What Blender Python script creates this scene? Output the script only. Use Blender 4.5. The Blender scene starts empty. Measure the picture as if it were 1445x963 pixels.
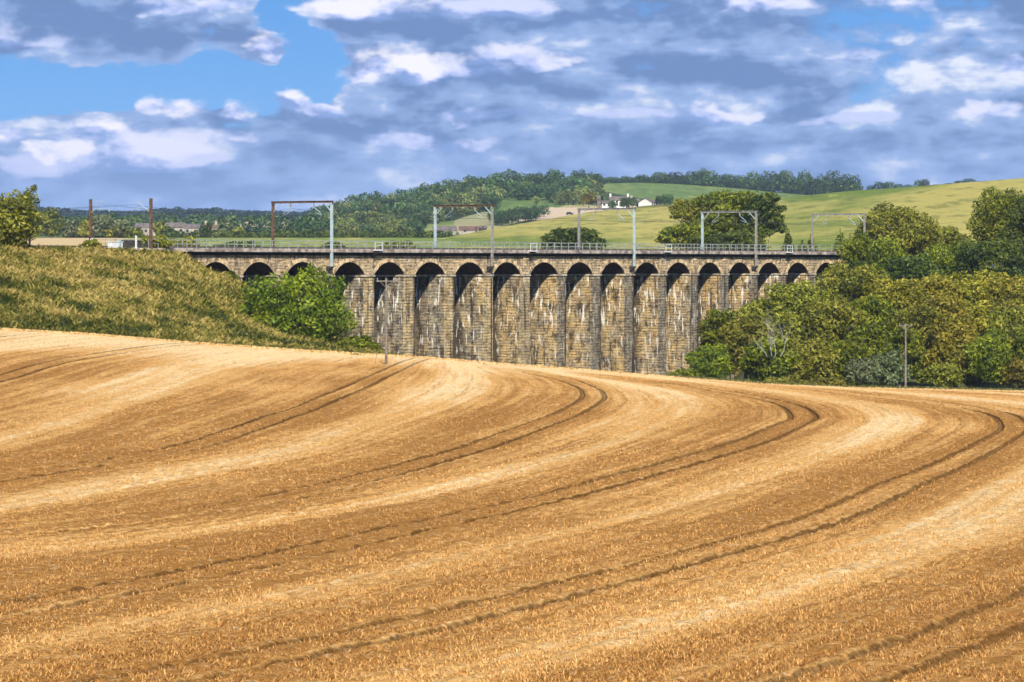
import bpy, math, random
import numpy as np
from mathutils import Vector, Matrix

RNG = np.random.default_rng(7)
random.seed(7)
scene = bpy.context.scene
COL = scene.collection
F = 5081.0      # focal length in photo pixels (1445 wide)
CX, HY = 722.5, 374.0


def U(px, py, Y):
    return np.array([(px - CX) * Y / F, Y, (HY - py) * Y / F])


# ------------------------------------------------------------------ helpers
def tag(o, label=None, cat=None, group=None, kind=None):
    if label: o['label'] = label
    if cat: o['category'] = cat
    if group: o['group'] = group
    if kind: o['kind'] = kind
    return o


def link(name, me, mat=None, parent=None):
    o = bpy.data.objects.new(name, me)
    COL.objects.link(o)
    if parent is not None:
        o.parent = parent
    if mat is not None and me is not None:
        if isinstance(mat, (list, tuple)):
            for m in mat: me.materials.append(m)
        else:
            me.materials.append(mat)
    return o


def empty(name, loc=(0, 0, 0), rz=0.0):
    o = bpy.data.objects.new(name, None)
    COL.objects.link(o)
    o.location = loc
    o.rotation_euler = (0, 0, rz)
    o.empty_display_size = 0.5
    return o


def np_mesh(name, V, Q, T=None, attrs=None, smooth=False, fattrs=None):
    """V (n,3), Q (m,4) quads, T (k,3) triangles; attrs: per point floats; fattrs: per face floats"""
    me = bpy.data.meshes.new(name)
    V = np.asarray(V, dtype=np.float32)
    me.vertices.add(len(V))
    me.vertices.foreach_set('co', V.ravel())
    loops = []
    starts = []
    n = 0
    nf = 0
    if Q is not None and len(Q):
        Q = np.asarray(Q, dtype=np.int32)
        loops.append(Q.ravel()); starts.append(np.arange(len(Q)) * 4); n += len(Q) * 4; nf += len(Q)
    if T is not None and len(T):
        T = np.asarray(T, dtype=np.int32)
        loops.append(T.ravel()); starts.append(n + np.arange(len(T)) * 3); n += len(T) * 3; nf += len(T)
    me.loops.add(n)
    me.loops.foreach_set('vertex_index', np.concatenate(loops).astype(np.int32))
    me.polygons.add(nf)
    me.polygons.foreach_set('loop_start', np.concatenate(starts).astype(np.int32))
    me.update(calc_edges=True)
    me.polygons.foreach_set('use_smooth', np.full(nf, smooth, dtype=bool))
    for k, a in (attrs or {}).items():
        at = me.attributes.new(k, 'FLOAT', 'POINT')
        at.data.foreach_set('value', np.asarray(a, dtype=np.float32).ravel())
    for k, a in (fattrs or {}).items():
        at = me.attributes.new(k, 'FLOAT', 'FACE')
        at.data.foreach_set('value', np.asarray(a, dtype=np.float32).ravel())
    me.update()
    return me


def grid_mesh(name, P, attrs=None, smooth=True):
    """P (rows, cols, 3)"""
    r, c = P.shape[:2]
    idx = np.arange(r * c).reshape(r, c)
    Q = np.stack([idx[:-1, :-1], idx[:-1, 1:], idx[1:, 1:], idx[1:, :-1]], -1).reshape(-1, 4)
    return np_mesh(name, P.reshape(-1, 3), Q, attrs={k: a.ravel() for k, a in (attrs or {}).items()}, smooth=smooth)


class MB:
    """collects simple solids into one mesh"""
    def __init__(s):
        s.v = []; s.f = []

    def add(s, vs, fs):
        o = len(s.v)
        s.v += [tuple(v) for v in vs]
        s.f += [tuple(i + o for i in f) for f in fs]
        return s

    def box(s, a, b):
        x0, y0, z0 = a; x1, y1, z1 = b
        vs = [(x0, y0, z0), (x1, y0, z0), (x1, y1, z0), (x0, y1, z0), (x0, y0, z1), (x1, y0, z1), (x1, y1, z1), (x0, y1, z1)]
        return s.add(vs, [(0, 3, 2, 1), (4, 5, 6, 7), (0, 1, 5, 4), (1, 2, 6, 5), (2, 3, 7, 6), (3, 0, 4, 7)])

    def bar(s, p, q, r0, r1=None, n=6):
        r1 = r0 if r1 is None else r1
        p = Vector(p); q = Vector(q)
        d = (q - p)
        if d.length < 1e-6: return s
        d.normalize()
        a = d.orthogonal().normalized(); b = d.cross(a)
        vs = []
        for (c, r) in ((p, r0), (q, r1)):
            for k in range(n):
                t = 2 * math.pi * (k + .5) / n
                vs.append(c + (a * math.cos(t) + b * math.sin(t)) * r)
        fs = [(k, (k + 1) % n, n + (k + 1) % n, n + k) for k in range(n)]
        fs += [tuple(range(n - 1, -1, -1)), tuple(range(n, 2 * n))]
        return s.add(vs, fs)

    def path(s, pts, rs, n=6):
        for i in range(len(pts) - 1):
            s.bar(pts[i], pts[i + 1], rs[i], rs[i + 1], n)
        return s

    def build(s, name, mat, parent=None, bevel=0.0, label=None):
        me = bpy.data.meshes.new(name)
        me.from_pydata(s.v, [], s.f)
        me.update()
        o = link(name, me, mat, parent)
        if bevel > 0:
            m = o.modifiers.new('bevel', 'BEVEL'); m.width = bevel; m.segments = 1; m.limit_method = 'ANGLE'
        if label: o['label'] = label
        return o


def vnoise(x, y, seed=0):
    """value noise, numpy"""
    xi = np.floor(x).astype(np.int64); yi = np.floor(y).astype(np.int64)
    xf = x - xi; yf = y - yi
    def h(a, b):
        n = (a * 374761393 + b * 668265263 + seed * 1442695041) & 0x7fffffff
        n = ((n ^ (n >> 13)) * 1274126177) & 0x7fffffff
        n = n ^ (n >> 16)
        return (n & 0xffff) / 65535.0
    u = xf * xf * (3 - 2 * xf); v = yf * yf * (3 - 2 * yf)
    return ((h(xi, yi) * (1 - u) + h(xi + 1, yi) * u) * (1 - v) + (h(xi, yi + 1) * (1 - u) + h(xi + 1, yi + 1) * u) * v) * 2 - 1


def fbm(x, y, seed=0, o=4):
    s = 0; a = 1.0
    for k in range(o):
        s = s + a * vnoise(x * 2 ** k, y * 2 ** k, seed + k * 17)
        a *= .5
    return s


def sstep(a, b, x):
    t = np.clip((x - a) / (b - a), 0, 1)
    return t * t * (3 - 2 * t)


def sinterp(x, xs, ys, win):
    """smoothed linear interpolation"""
    lo, hi = xs[0] - win, xs[-1] + win
    g = np.linspace(lo, hi, 2000)
    # linear extrapolation
    y = np.interp(g, xs, ys)
    y = np.where(g < xs[0], ys[0] + (g - xs[0]) * (ys[1] - ys[0]) / (xs[1] - xs[0]), y)
    y = np.where(g > xs[-1], ys[-1] + (g - xs[-1]) * (ys[-1] - ys[-2]) / (xs[-1] - xs[-2]), y)
    k = max(3, int(win / (g[1] - g[0])) | 1)
    ker = np.hanning(k + 2)[1:-1]; ker /= ker.sum()
    yp = np.pad(y, k // 2, mode='reflect', reflect_type='odd')
    ysm = np.convolve(yp, ker, 'valid')
    r = np.interp(x, g, ysm)
    r = np.where(x < g[0], ysm[0] + (x - g[0]) * (ysm[1] - ysm[0]) / (g[1] - g[0]), r)
    r = np.where(x > g[-1], ysm[-1] + (x - g[-1]) * (ysm[-1] - ysm[-2]) / (g[1] - g[0]), r)
    return r


# ------------------------------------------------------------------ node helper
class N:
    def __init__(s, mat_or_world):
        s.t = mat_or_world.node_tree; s.n = s.t.nodes; s.l = s.t.links

    def new(s, typ, **kw):
        n = s.n.new(typ)
        for k, v in kw.items():
            setattr(n, k, v)
        return n

    def put(s, sock, val):
        if hasattr(val, 'node') or isinstance(val, bpy.types.NodeSocket):
            s.l.new(val, sock)
        elif val is not None:
            if isinstance(val, (tuple, list)) and len(val) == 3 and sock.type == 'RGBA':
                val = (*val, 1)
            sock.default_value = val

    def math(s, op, a, b=None, c=None, clamp=False):
        n = s.new('ShaderNodeMath', operation=op, use_clamp=clamp)
        s.put(n.inputs[0], a)
        if b is not None: s.put(n.inputs[1], b)
        if c is not None: s.put(n.inputs[2], c)
        return n.outputs[0]

    def mix(s, f, a, b, blend='MIX'):
        n = s.new('ShaderNodeMix', data_type='RGBA', blend_type=blend)
        s.put(n.inputs[0], f); s.put(n.inputs[6], a); s.put(n.inputs[7], b)
        return n.outputs[2]

    def noise(s, vec, scale, detail=4, rough=.55, dist=0.0, dims='3D'):
        n = s.new('ShaderNodeTexNoise', noise_dimensions=dims)
        if vec is not None: s.l.new(vec, n.inputs['Vector'])
        n.inputs['Scale'].default_value = scale
        n.inputs['Detail'].default_value = detail
        n.inputs['Roughness'].default_value = rough
        n.inputs['Distortion'].default_value = dist
        return n.outputs['Fac']

    def rng(s, v, a, b, c=0.0, d=1.0, smooth=True):
        n = s.new('ShaderNodeMapRange', interpolation_type='SMOOTHSTEP' if smooth else 'LINEAR')
        s.put(n.inputs[0], v)
        for i, q in zip((1, 2, 3, 4), (a, b, c, d)): n.inputs[i].default_value = q
        return n.outputs[0]

    def comb(s, x, y, z=0.0):
        n = s.new('ShaderNodeCombineXYZ')
        for i, q in enumerate((x, y, z)): s.put(n.inputs[i], q)
        return n.outputs[0]

    def attr(s, name):
        n = s.new('ShaderNodeAttribute', attribute_type='GEOMETRY', attribute_name=name)
        return n.outputs['Fac']


def new_mat(name):
    m = bpy.data.materials.new(name)
    m.use_nodes = True
    k = N(m)
    b = m.node_tree.nodes['Principled BSDF']
    b.inputs['Roughness'].default_value = .85
    b.inputs['Specular IOR Level'].default_value = .15
    return m, k, b


def plain(name, col, rough=.7, metal=0.0, var=.18, scale=2.0, bump=0.0, spec=.3):
    m, k, b = new_mat(name)
    tc = k.new('ShaderNodeTexCoord').outputs['Object']
    nz = k.noise(tc, scale, 5, .6)
    f = k.rng(nz, .3, .7)
    d = tuple(c * (1 - var * 2) for c in col); e = tuple(min(1, c * (1 + var)) for c in col)
    k.put(b.inputs['Base Color'], k.mix(f, d, e))
    b.inputs['Roughness'].default_value = rough
    b.inputs['Metallic'].default_value = metal
    b.inputs['Specular IOR Level'].default_value = spec
    if bump:
        bn = k.new('ShaderNodeBump'); bn.inputs['Strength'].default_value = bump
        k.l.new(nz, bn.inputs['Height']); k.l.new(bn.outputs[0], b.inputs['Normal'])
    return m


# ------------------------------------------------------------------ materials
def foliage(name, dark, mid, light, trans=.25):
    m, k, b = new_mat(name)
    t = k.attr('tint')
    oi = k.new('ShaderNodeObjectInfo').outputs['Random']
    c1 = k.mix(k.rng(t, 0.0, .5), dark, mid)
    c2 = k.mix(k.rng(t, .5, 1.0), c1, light)
    hs = k.new('ShaderNodeHueSaturation')
    k.put(hs.inputs['Hue'], k.rng(oi, 0, 1, .488, .512, False))
    k.put(hs.inputs['Value'], k.rng(oi, 0, 1, .62 if 'far' in name else .85, 1.45 if 'far' in name else 1.15, False))
    k.put(hs.inputs['Color'], c2)
    k.put(b.inputs['Base Color'], hs.outputs[0])
    b.inputs['Roughness'].default_value = .55
    b.inputs['Specular IOR Level'].default_value = .25
    tr = k.new('ShaderNodeBsdfTranslucent')
    k.put(tr.inputs['Color'], k.mix(.5, hs.outputs[0], light))
    ms = k.new('ShaderNodeMixShader'); ms.inputs[0].default_value = trans
    k.l.new(b.outputs[0], ms.inputs[1]); k.l.new(tr.outputs[0], ms.inputs[2])
    out = m.node_tree.nodes['Material Output']
    k.l.new(ms.outputs[0], out.inputs['Surface'])
    return m


FM = {
    'bright': foliage('leaf_bright', (.03, .06, .006), (.165, .225, .012), (.40, .44, .03), .3),
    'green': foliage('leaf_green', (.018, .036, .004), (.14, .17, .008), (.36, .38, .03)),
    'olive': foliage('leaf_olive', (.026, .036, .005), (.20, .205, .018), (.45, .42, .055)),
    'yellow': foliage('leaf_yellow_olive', (.045, .047, .005), (.28, .26, .02), (.54, .46, .06)),
    'brown': foliage('leaf_brown_olive', (.028, .034, .006), (.20, .18, .02), (.42, .35, .055)),
    'dark': foliage('leaf_dark', (.012, .024, .004), (.065, .095, .010), (.18, .21, .03)),
    'far': foliage('leaf_far_wood', (.010, .026, .010), (.055, .11, .030), (.15, .22, .055), .1),
    'farolive': foliage('leaf_far_olive', (.024, .038, .014), (.16, .20, .045), (.32, .34, .09), .1),
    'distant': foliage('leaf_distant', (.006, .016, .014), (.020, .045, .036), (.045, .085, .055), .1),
    'grey': foliage('leaf_grey_green', (.04, .055, .02), (.17, .20, .08), (.30, .34, .17)),
}
MAT = {}
MAT['bark'] = plain('bark', (.16, .13, .10), .9, var=.3, scale=3, bump=.4)
MAT['deadbark'] = plain('bare_branch', (.40, .38, .32), .8, var=.2, scale=3)
MAT['galv'] = plain('galvanised_steel', (.50, .60, .60), .5, .2, var=.12, scale=1.5)
MAT['rust'] = plain('rusty_steel', (.17, .105, .07), .8, .1, var=.3, scale=2)
MAT['greysteel'] = plain('weathered_steel', (.34, .32, .28), .7, .2, var=.2, scale=2)
MAT['wirem'] = plain('wire_metal', (.09, .09, .10), .5, .5, var=.1)
MAT['rail'] = plain('railing_paint', (.37, .40, .34), .6, .1, var=.25, scale=1.0)
MAT['white'] = plain('white_paint', (.78, .78, .74), .5, var=.06)
MAT['whitewall'] = plain('whitewashed_wall', (.74, .71, .64), .85, var=.08, scale=.4)
MAT['slate'] = plain('slate_roof', (.20, .165, .145), .8, var=.2, scale=.5)
MAT['redroof'] = plain('pantile_roof', (.22, .125, .09), .85, var=.25, scale=.5)
MAT['farstone'] = plain('farm_stone', (.46, .40, .32), .9, var=.2, scale=.4)
MAT['darkglass'] = plain('dark_window', (.03, .035, .04), .2, var=.05, spec=.6)
MAT['wood'] = plain('pole_wood', (.21, .19, .16), .85, var=.25, scale=1.5)
MAT['porc'] = plain('insulator', (.30, .26, .22), .4, var=.1)
MAT['carpaint'] = plain('car_paint_dark', (.02, .025, .035), .3, var=.05, spec=.5)
MAT['tyre'] = plain('tyre_rubber', (.02, .02, .02), .9, var=.05)
MAT['box_dark'] = plain('lineside_box', (.07, .065, .055), .8, var=.3)
MAT['coping_shade'] = plain('painted_coping_shade', (.022, .019, .017), .9, var=.3, scale=1.5)  # near-black colour standing in for the shadow under the coping
MAT['ballast'] = plain('ballast', (.20, .17, .14), .95, var=.35, scale=6, bump=.5)
MAT['steelrail'] = plain('steel_rail', (.25, .20, .17), .4, .7, var=.15)


def stone_mat(name, kind):
    m, k, b = new_mat(name)
    tc = k.new('ShaderNodeTexCoord').outputs['Object']
    sp = k.new('ShaderNodeSeparateXYZ'); k.l.new(tc, sp.inputs[0])
    x, y, z = sp.outputs
    h = k.math('SUBTRACT', x, y)
    front = k.rng(y, .25, .15)
    hv = k.comb(h, z, 0.0)
    warp = k.noise(tc, .9, 3, .6)
    warp2 = k.noise(tc, .55, 3, .6)
    hw = k.comb(k.math('MULTIPLY_ADD', warp, 1.3, h), k.math('MULTIPLY_ADD', warp2, .34, z), 0.0)
    br = k.new('ShaderNodeTexBrick')
    k.l.new(hw, br.inputs['Vector'])
    br.inputs['Scale'].default_value = 1.0
    br.inputs['Brick Width'].default_value = 2.1
    br.inputs['Row Height'].default_value = .42
    br.inputs['Mortar Size'].default_value = .045
    br.inputs['Mortar Smooth'].default_value = .4
    br.inputs['Color1'].default_value = (0, 0, 0, 1)
    br.inputs['Color2'].default_value = (1, 1, 1, 1)
    br.inputs['Mortar'].default_value = (.5, .5, .5, 1)
    br.offset_frequency = 2; br.squash = .6; br.squash_frequency = 3
    bv = k.math('MULTIPLY', br.outputs['Color'], 1.0)
    mort = br.outputs['Fac']
    # each block its own shade, plus large grey and tan areas
    block = k.noise(k.comb(k.math('FLOOR', k.math('DIVIDE', h, .6)), k.math('FLOOR', k.math('DIVIDE', z, .42)), 3.0), 1.37, 0)
    big = k.noise(k.comb(k.math('MULTIPLY', h, .22), k.math('MULTIPLY', z, .13), 1.0), 1.0, 4, .6)
    big = k.math('ADD', big, k.rng(x, 10, 62, -.10, .09)) if kind == 'pier' else big
    tan = (.68, .46, .18); tan2 = (.86, .65, .34); grey = (.28, .245, .18); dark = (.045, .036, .026)
    if kind == 'pier':
        c = k.mix(k.rng(big, .40, .62), grey, tan)
    else:
        c = k.mix(k.rng(big, .28, .46), grey, (.86, .62, .34))
    if kind == 'pier':
        # the narrow front faces are coloured apart from the sides: tan towards the left, greyer towards the right
        fc = k.mix(k.rng(x, 38, 60), (.84, .60, .27), (.20, .18, .145))
        c = k.mix(k.math('MULTIPLY', front, .9), c, fc)
    c = k.mix(k.rng(block, .35, .75, 0, .45), c, tan2)
    c = k.mix(k.rng(bv, .1, 1.0, 0.0, .45), c, grey)
    stain = k.noise(k.comb(k.math('MULTIPLY', h, .8), k.math('MULTIPLY', z, .35), 7.0), 1.0, 6, .7)
    c = k.mix(k.math('MULTIPLY', k.rng(stain, .47, .62, 0, .9), k.math('MULTIPLY_ADD', front, -.45, 1.0)), c, dark)
    # ochre bleed
    och = k.noise(k.comb(k.math('MULTIPLY', h, .5), k.math('MULTIPLY', z, .3), 19.0), 1.0, 4, .6)
    c = k.mix(k.rng(och, .56, .68, 0, .55), c, (.50, .27, .09))
    # dark joints and weathered hollows
    c = k.mix(k.math('MULTIPLY', mort, .65), c, dark)
    pit = k.noise(k.comb(k.math('MULTIPLY', h, .9), k.math('MULTIPLY', z, 3.2), 5.0), 1.0, 5, .68)
    c = k.mix(k.rng(pit, .535, .62, 0, .85), c, dark)
    c = k.mix(k.rng(pit, .43, .35, 0, .45), c, (.80, .66, .42))
    if kind == 'pier':
        # wavy dark bands along front right edges and the deeper sides; every pier has its own
        gen = k.new('ShaderNodeSeparateXYZ'); k.l.new(k.new('ShaderNodeTexCoord').outputs['Generated'], gen.inputs[0])
        rnd = k.new('ShaderNodeObjectInfo').outputs['Random']
        wob = k.math('MULTIPLY', k.math('SUBTRACT', k.noise(k.comb(k.math('MULTIPLY', z, .35), k.math('MULTIPLY', rnd, 40.0), 0.0), 1.0, 4, .6), .5), .5)
        e1 = k.math('MULTIPLY', k.math('MULTIPLY', k.rng(k.math('ADD', gen.outputs[0], wob), .72, .95), front), k.rng(rnd, .25, .6))
        e2 = k.math('MULTIPLY', k.rng(k.math('ADD', gen.outputs[1], wob), .36, .58), k.math('MULTIPLY_ADD', k.rng(rnd, .9, .3), .7, .25))
        c = k.mix(k.math('MULTIPLY', k.math('MAXIMUM', e1, e2), .95), c, (.06, .047, .034))
    # white lime streaks running down
    st = k.noise(k.comb(k.math('MULTIPLY', h, 1.9), k.math('MULTIPLY', z, .30), 11.0), 1.0, 5, .66)
    msk = k.noise(k.comb(k.math('MULTIPLY', h, .35), k.math('MULTIPLY', z, .25), 23.0), 1.0, 3, .6)
    if kind == 'pier':
        sf = k.math('MULTIPLY', k.rng(st, .555, .585), k.rng(msk, .42, .50))
        up = k.rng(z, -19.0, -5.0, .35, 1.0)
        sf = k.math('MULTIPLY', k.math('MULTIPLY', sf, up), k.math('MULTIPLY_ADD', front, -.6, 1.0))
        c = k.mix(sf, c, (.95, .88, .74))
        # dark vertical runs
        dk = k.noise(k.comb(k.math('MULTIPLY', h, 1.3), k.math('MULTIPLY', z, .10), 31.0), 1.0, 4, .6)
        c = k.mix(k.rng(dk, .57, .64, 0, .75), c, dark)
    else:
        c = k.mix(k.math('MULTIPLY', k.rng(st, .57, .63), .8), c, (.80, .70, .55))
        dk = k.noise(k.comb(k.math('MULTIPLY', h, 1.6), k.math('MULTIPLY', z, .35), 31.0), 1.0, 5, .65)
        c = k.mix(k.rng(dk, .55, .63, 0, .8), c, (.10, .07, .045))
    k.put(b.inputs['Base Color'], c)
    b.inputs['Roughness'].default_value = .92
    hgt = k.math('SUBTRACT', k.math('MULTIPLY', k.rng(pit, .3, .7, 1, 0, False), .6), k.math('MULTIPLY', mort, .8))
    hgt = k.math('ADD', hgt, k.math('MULTIPLY', block, .7))
    bn = k.new('ShaderNodeBump'); bn.inputs['Strength'].default_value = 1.0; bn.inputs['Distance'].default_value = .16
    k.l.new(hgt, bn.inputs['Height']); k.l.new(bn.outputs[0], b.inputs['Normal'])
    return m


MAT['pier'] = stone_mat('pier_masonry', 'pier')
MAT['spandrel'] = stone_mat('spandrel_masonry', 'spandrel')
MAT['ring'] = plain('voussoir_stone', (.66, .49, .28), .9, var=.4, scale=1.1, bump=.4)
MAT['coping'] = plain('coping_slab', (.46, .38, .31), .9, var=.35, scale=.9, bump=.3)
MAT['capital'] = plain('impost_stone', (.52, .44, .31), .9, var=.35, scale=1.2)
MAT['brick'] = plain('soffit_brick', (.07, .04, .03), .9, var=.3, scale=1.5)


def crop_mat():
    m, k, b = new_mat('ripe_crop')
    w = k.attr('lane'); d = k.attr('rutd'); band = k.attr('band')
    geo = k.new('ShaderNodeNewGeometry').outputs['Position']
    sp = k.new('ShaderNodeSeparateXYZ'); k.l.new(geo, sp.inputs[0])
    fine = k.noise(geo, 4.5, 5, .75)
    mid = k.noise(geo, 1.1, 5, .65)
    big = k.noise(geo, .05, 4, .6)
    streak = k.noise(k.comb(k.math('MULTIPLY', w, 26.0), k.math('MULTIPLY', sp.outputs[1], .012), 0.0), 1.0, 4, .65)
    streak2 = k.noise(k.comb(k.math('MULTIPLY', w, 6.5), k.math('MULTIPLY', sp.outputs[1], .01), 4.0), 1.0, 3, .6)
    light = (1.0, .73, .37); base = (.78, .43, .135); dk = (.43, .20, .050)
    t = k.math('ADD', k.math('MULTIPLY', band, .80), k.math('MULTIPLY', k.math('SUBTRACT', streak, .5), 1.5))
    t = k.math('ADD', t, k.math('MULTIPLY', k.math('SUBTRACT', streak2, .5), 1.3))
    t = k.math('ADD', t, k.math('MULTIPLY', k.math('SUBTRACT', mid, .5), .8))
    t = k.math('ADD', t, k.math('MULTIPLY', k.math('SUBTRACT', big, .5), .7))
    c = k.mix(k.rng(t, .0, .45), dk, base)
    c = k.mix(k.rng(t, .40, .95), c, light)
    c = k.mix(k.rng(fine, .50, .66, 0, .70), c, (.24, .115, .03))
    c = k.mix(k.rng(fine, .46, .32, 0, .55), c, (.98, .80, .46))
    # faint drill lines between the wheelings
    wl = k.math('ADD', k.math('MULTIPLY', w, 7.0), k.math('MULTIPLY', k.noise(geo, .12, 3, .6), .55))
    fl = k.math('ABSOLUTE', k.math('SUBTRACT', k.math('FRACT', wl), .5))
    lm = k.noise(k.comb(k.math('MULTIPLY', w, 3.0), k.math('MULTIPLY', sp.outputs[1], .02), 8.0), 1.0, 3, .6)
    c = k.mix(k.math('MULTIPLY', k.rng(fl, .085, .0), k.rng(lm, .42, .62, 0, .50)), c, (.30, .14, .04))
    # wheel ruts
    rutn = k.math('MULTIPLY_ADD', k.noise(geo, 1.6, 3, .6), .16, -.08)
    r = k.math('ABSOLUTE', k.math('SUBTRACT', k.math('ADD', d, rutn), .82))
    gap = k.noise(geo, .35, 3, .6)
    rut = k.math('MULTIPLY', k.rng(r, .24, .09), k.rng(gap, .25, .42, .55, 1.0))
    c = k.mix(k.math('MULTIPLY', rut, .68), c, (.155, .078, .026))
    k.put(b.inputs['Base Color'], c)
    b.inputs['Roughness'].default_value = 1.0
    b.inputs['Specular IOR Level'].default_value = .0
    hh = k.math('SUBTRACT', k.math('ADD', k.math('MULTIPLY', fine, .5), k.math('MULTIPLY', mid, .6)), k.math('MULTIPLY', rut, .8))
    bn = k.new('ShaderNodeBump'); bn.inputs['Strength'].default_value = .9; bn.inputs['Distance'].default_value = .25
    k.l.new(hh, bn.inputs['Height']); k.l.new(bn.outputs[0], b.inputs['Normal'])
    return m


MAT['crop'] = crop_mat()


def ears_mat():
    m, k, b = new_mat('crop_ears')
    t = k.attr('tint')
    c = k.mix(k.rng(t, 0, .5), (.32, .14, .03), (.70, .385, .12))
    c = k.mix(k.rng(t, .5, 1), c, (.90, .64, .29))
    k.put(b.inputs['Base Color'], c)
    b.inputs['Roughness'].default_value = .7
    return m


MAT['ears'] = ears_mat()


def grass_mat(name, cols, s1=.25, s2=2.5, bump=.6, dist=.3):
    m, k, b = new_mat(name)
    geo = k.new('ShaderNodeNewGeometry').outputs['Position']
    a = k.noise(geo, s1, 5, .65); f = k.noise(geo, s2, 5, .7)
    c = k.mix(k.rng(a, .35, .65), cols[0], cols[1])
    c = k.mix(k.rng(f, .48, .68, 0, .8), c, cols[2])
    c = k.mix(k.rng(f, .44, .28, 0, .6), c, cols[3])
    k.put(b.inputs['Base Color'], c)
    bn = k.new('ShaderNodeBump'); bn.inputs['Strength'].default_value = bump; bn.inputs['Distance'].default_value = dist
    k.l.new(f, bn.inputs['Height']); k.l.new(bn.outputs[0], b.inputs['Normal'])
    return m


MAT['bank'] = grass_mat('bank_grass', [(.08, .115, .014), (.26, .20, .045), (.04, .045, .010), (.36, .27, .07)])
MAT['soil'] = grass_mat('valley_grass', [(.06, .085, .02), (.14, .13, .04), (.03, .04, .01), (.16, .16, .05)])
MAT['verge'] = foliage('verge_grass', (.05, .06, .012), (.18, .18, .035), (.38, .28, .10), .2)
MAT['tuft'] = foliage('bank_tuft', (.045, .06, .006), (.22, .195, .026), (.48, .35, .10), .2)


def hill_mat(name, green, yellow, pale, stripes=True):
    """grass hill: 'kindmix' 0 green .. 1 yellow, 'pale' 0..1 bare or cut ground"""
    m, k, b = new_mat(name)
    geo = k.new('ShaderNodeNewGeometry').outputs['Position']
    sp = k.new('ShaderNodeSeparateXYZ'); k.l.new(geo, sp.inputs[0])
    km = k.attr('kindmix'); pl = k.attr('pale'); dkk = k.attr('darkgrass')
    n1 = k.noise(k.comb(k.math('MULTIPLY', sp.outputs[0], .02), k.math('MULTIPLY', sp.outputs[1], .008), 0.0), 1.0, 6, .65)
    n2 = k.noise(k.comb(k.math('MULTIPLY', sp.outputs[0], .12), k.math('MULTIPLY', sp.outputs[1], .02), 5.0), 1.0, 5, .7)
    n3 = k.noise(geo, .6, 5, .7)
    t = k.math('ADD', km, k.math('MULTIPLY', k.math('SUBTRACT', n1, .5), 1.6))
    c = k.mix(k.rng(t, .1, .9), green, yellow)
    c = k.mix(k.rng(n2, .50, .62, 0, .55), c, tuple(q * .55 for q in green))
    c = k.mix(k.rng(n2, .44, .32, 0, .5), c, tuple(min(.8, q * 1.3) for q in yellow))
    c = k.mix(k.rng(n3, .55, .75, 0, .35), c, tuple(q * .5 for q in green))
    c = k.mix(dkk, c, (.045, .075, .018))
    c = k.mix(pl, c, pale)
    k.put(b.inputs['Base Color'], c)
    b.inputs['Roughness'].default_value = .95
    bn = k.new('ShaderNodeBump'); bn.inputs['Strength'].default_value = .6; bn.inputs['Distance'].default_value = 1.2
    k.l.new(n2, bn.inputs['Height']); k.l.new(bn.outputs[0], b.inputs['Normal'])
    return m


MAT['hillnear'] = hill_mat('pasture', (.17, .23, .025), (.50, .42, .095), (.60, .48, .26))
MAT['hillfar'] = hill_mat('far_pasture', (.14, .22, .045), (.34, .35, .085), (.70, .52, .33))
MAT['plain'] = hill_mat('valley_field', (.21, .28, .04), (.50, .43, .12), (.72, .50, .24))

# ------------------------------------------------------------------ camera
cam = bpy.data.cameras.new('camera')
cam.sensor_width = 36.0
cam.lens = F / 1445.0 * 36.0
cam.shift_y = -(481.5 - HY) / 1445.0
cam.clip_start = 1.0
cam.clip_end = 20000
co = bpy.data.objects.new('camera', cam)
co.rotation_euler = (math.radians(90), 0, 0)
COL.objects.link(co)
scene.camera = co

# ------------------------------------------------------------------ field terrain
ED_SX = np.array([-900, -300, 0, 120, 250, 380, 500, 600, 720, 830, 945, 1060, 1200, 1300, 1445, 1750, 2300.])
ED_Y = np.array([350, 388, 405, 410, 415, 422, 430, 437, 445, 455, 465, 475, 485, 488, 490, 495, 500.])
ED_PY = np.array([430, 453, 466, 472.5, 483.5, 493, 500.5, 506, 516, 524, 533.5, 543, 549, 551, 554, 562, 570.])
ED_X = (ED_SX - CX) * ED_Y / F
ED_Z = (HY - ED_PY) * ED_Y / F
ZN_Y = [-60, -20, 0, 15, 30, 45, 60, 110, 200, 300, 380, 445, 520]
ZN_Z = [-1.7, -1.7, -2.0, -3.6, -5.3, -6.35, -7.05, -8.05, -8.95, -9.9, -11.1, -12.4, -14.2]


def zn(Y): return sinterp(Y, ZN_Y, ZN_Z, 45)


def gg(Y): return np.clip((Y - 55) / 390.0, 0, 3) ** 1.4


D_ED = (ED_Z - zn(ED_Y)) / gg(ED_Y)


def Dx(X): return sinterp(X, ED_X, D_ED, 12)


def zfield(X, Y):
    return zn(Y) + gg(Y) * Dx(X) + .10 * fbm(X * .05 + 3, Y * .03, 3, 2) * sstep(40, 90, Y) * (1 - sstep(330, 400, Y))


def unproj(px, py):
    lo, hi = 46.0, 520.0
    k = (px - CX) / F; s = (HY - py) / F
    for _ in range(40):
        m = .5 * (lo + hi)
        if float(zfield(np.array(k * m), np.array(m))) / m < s: lo = m
        else: hi = m
    return k * lo, lo


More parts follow.
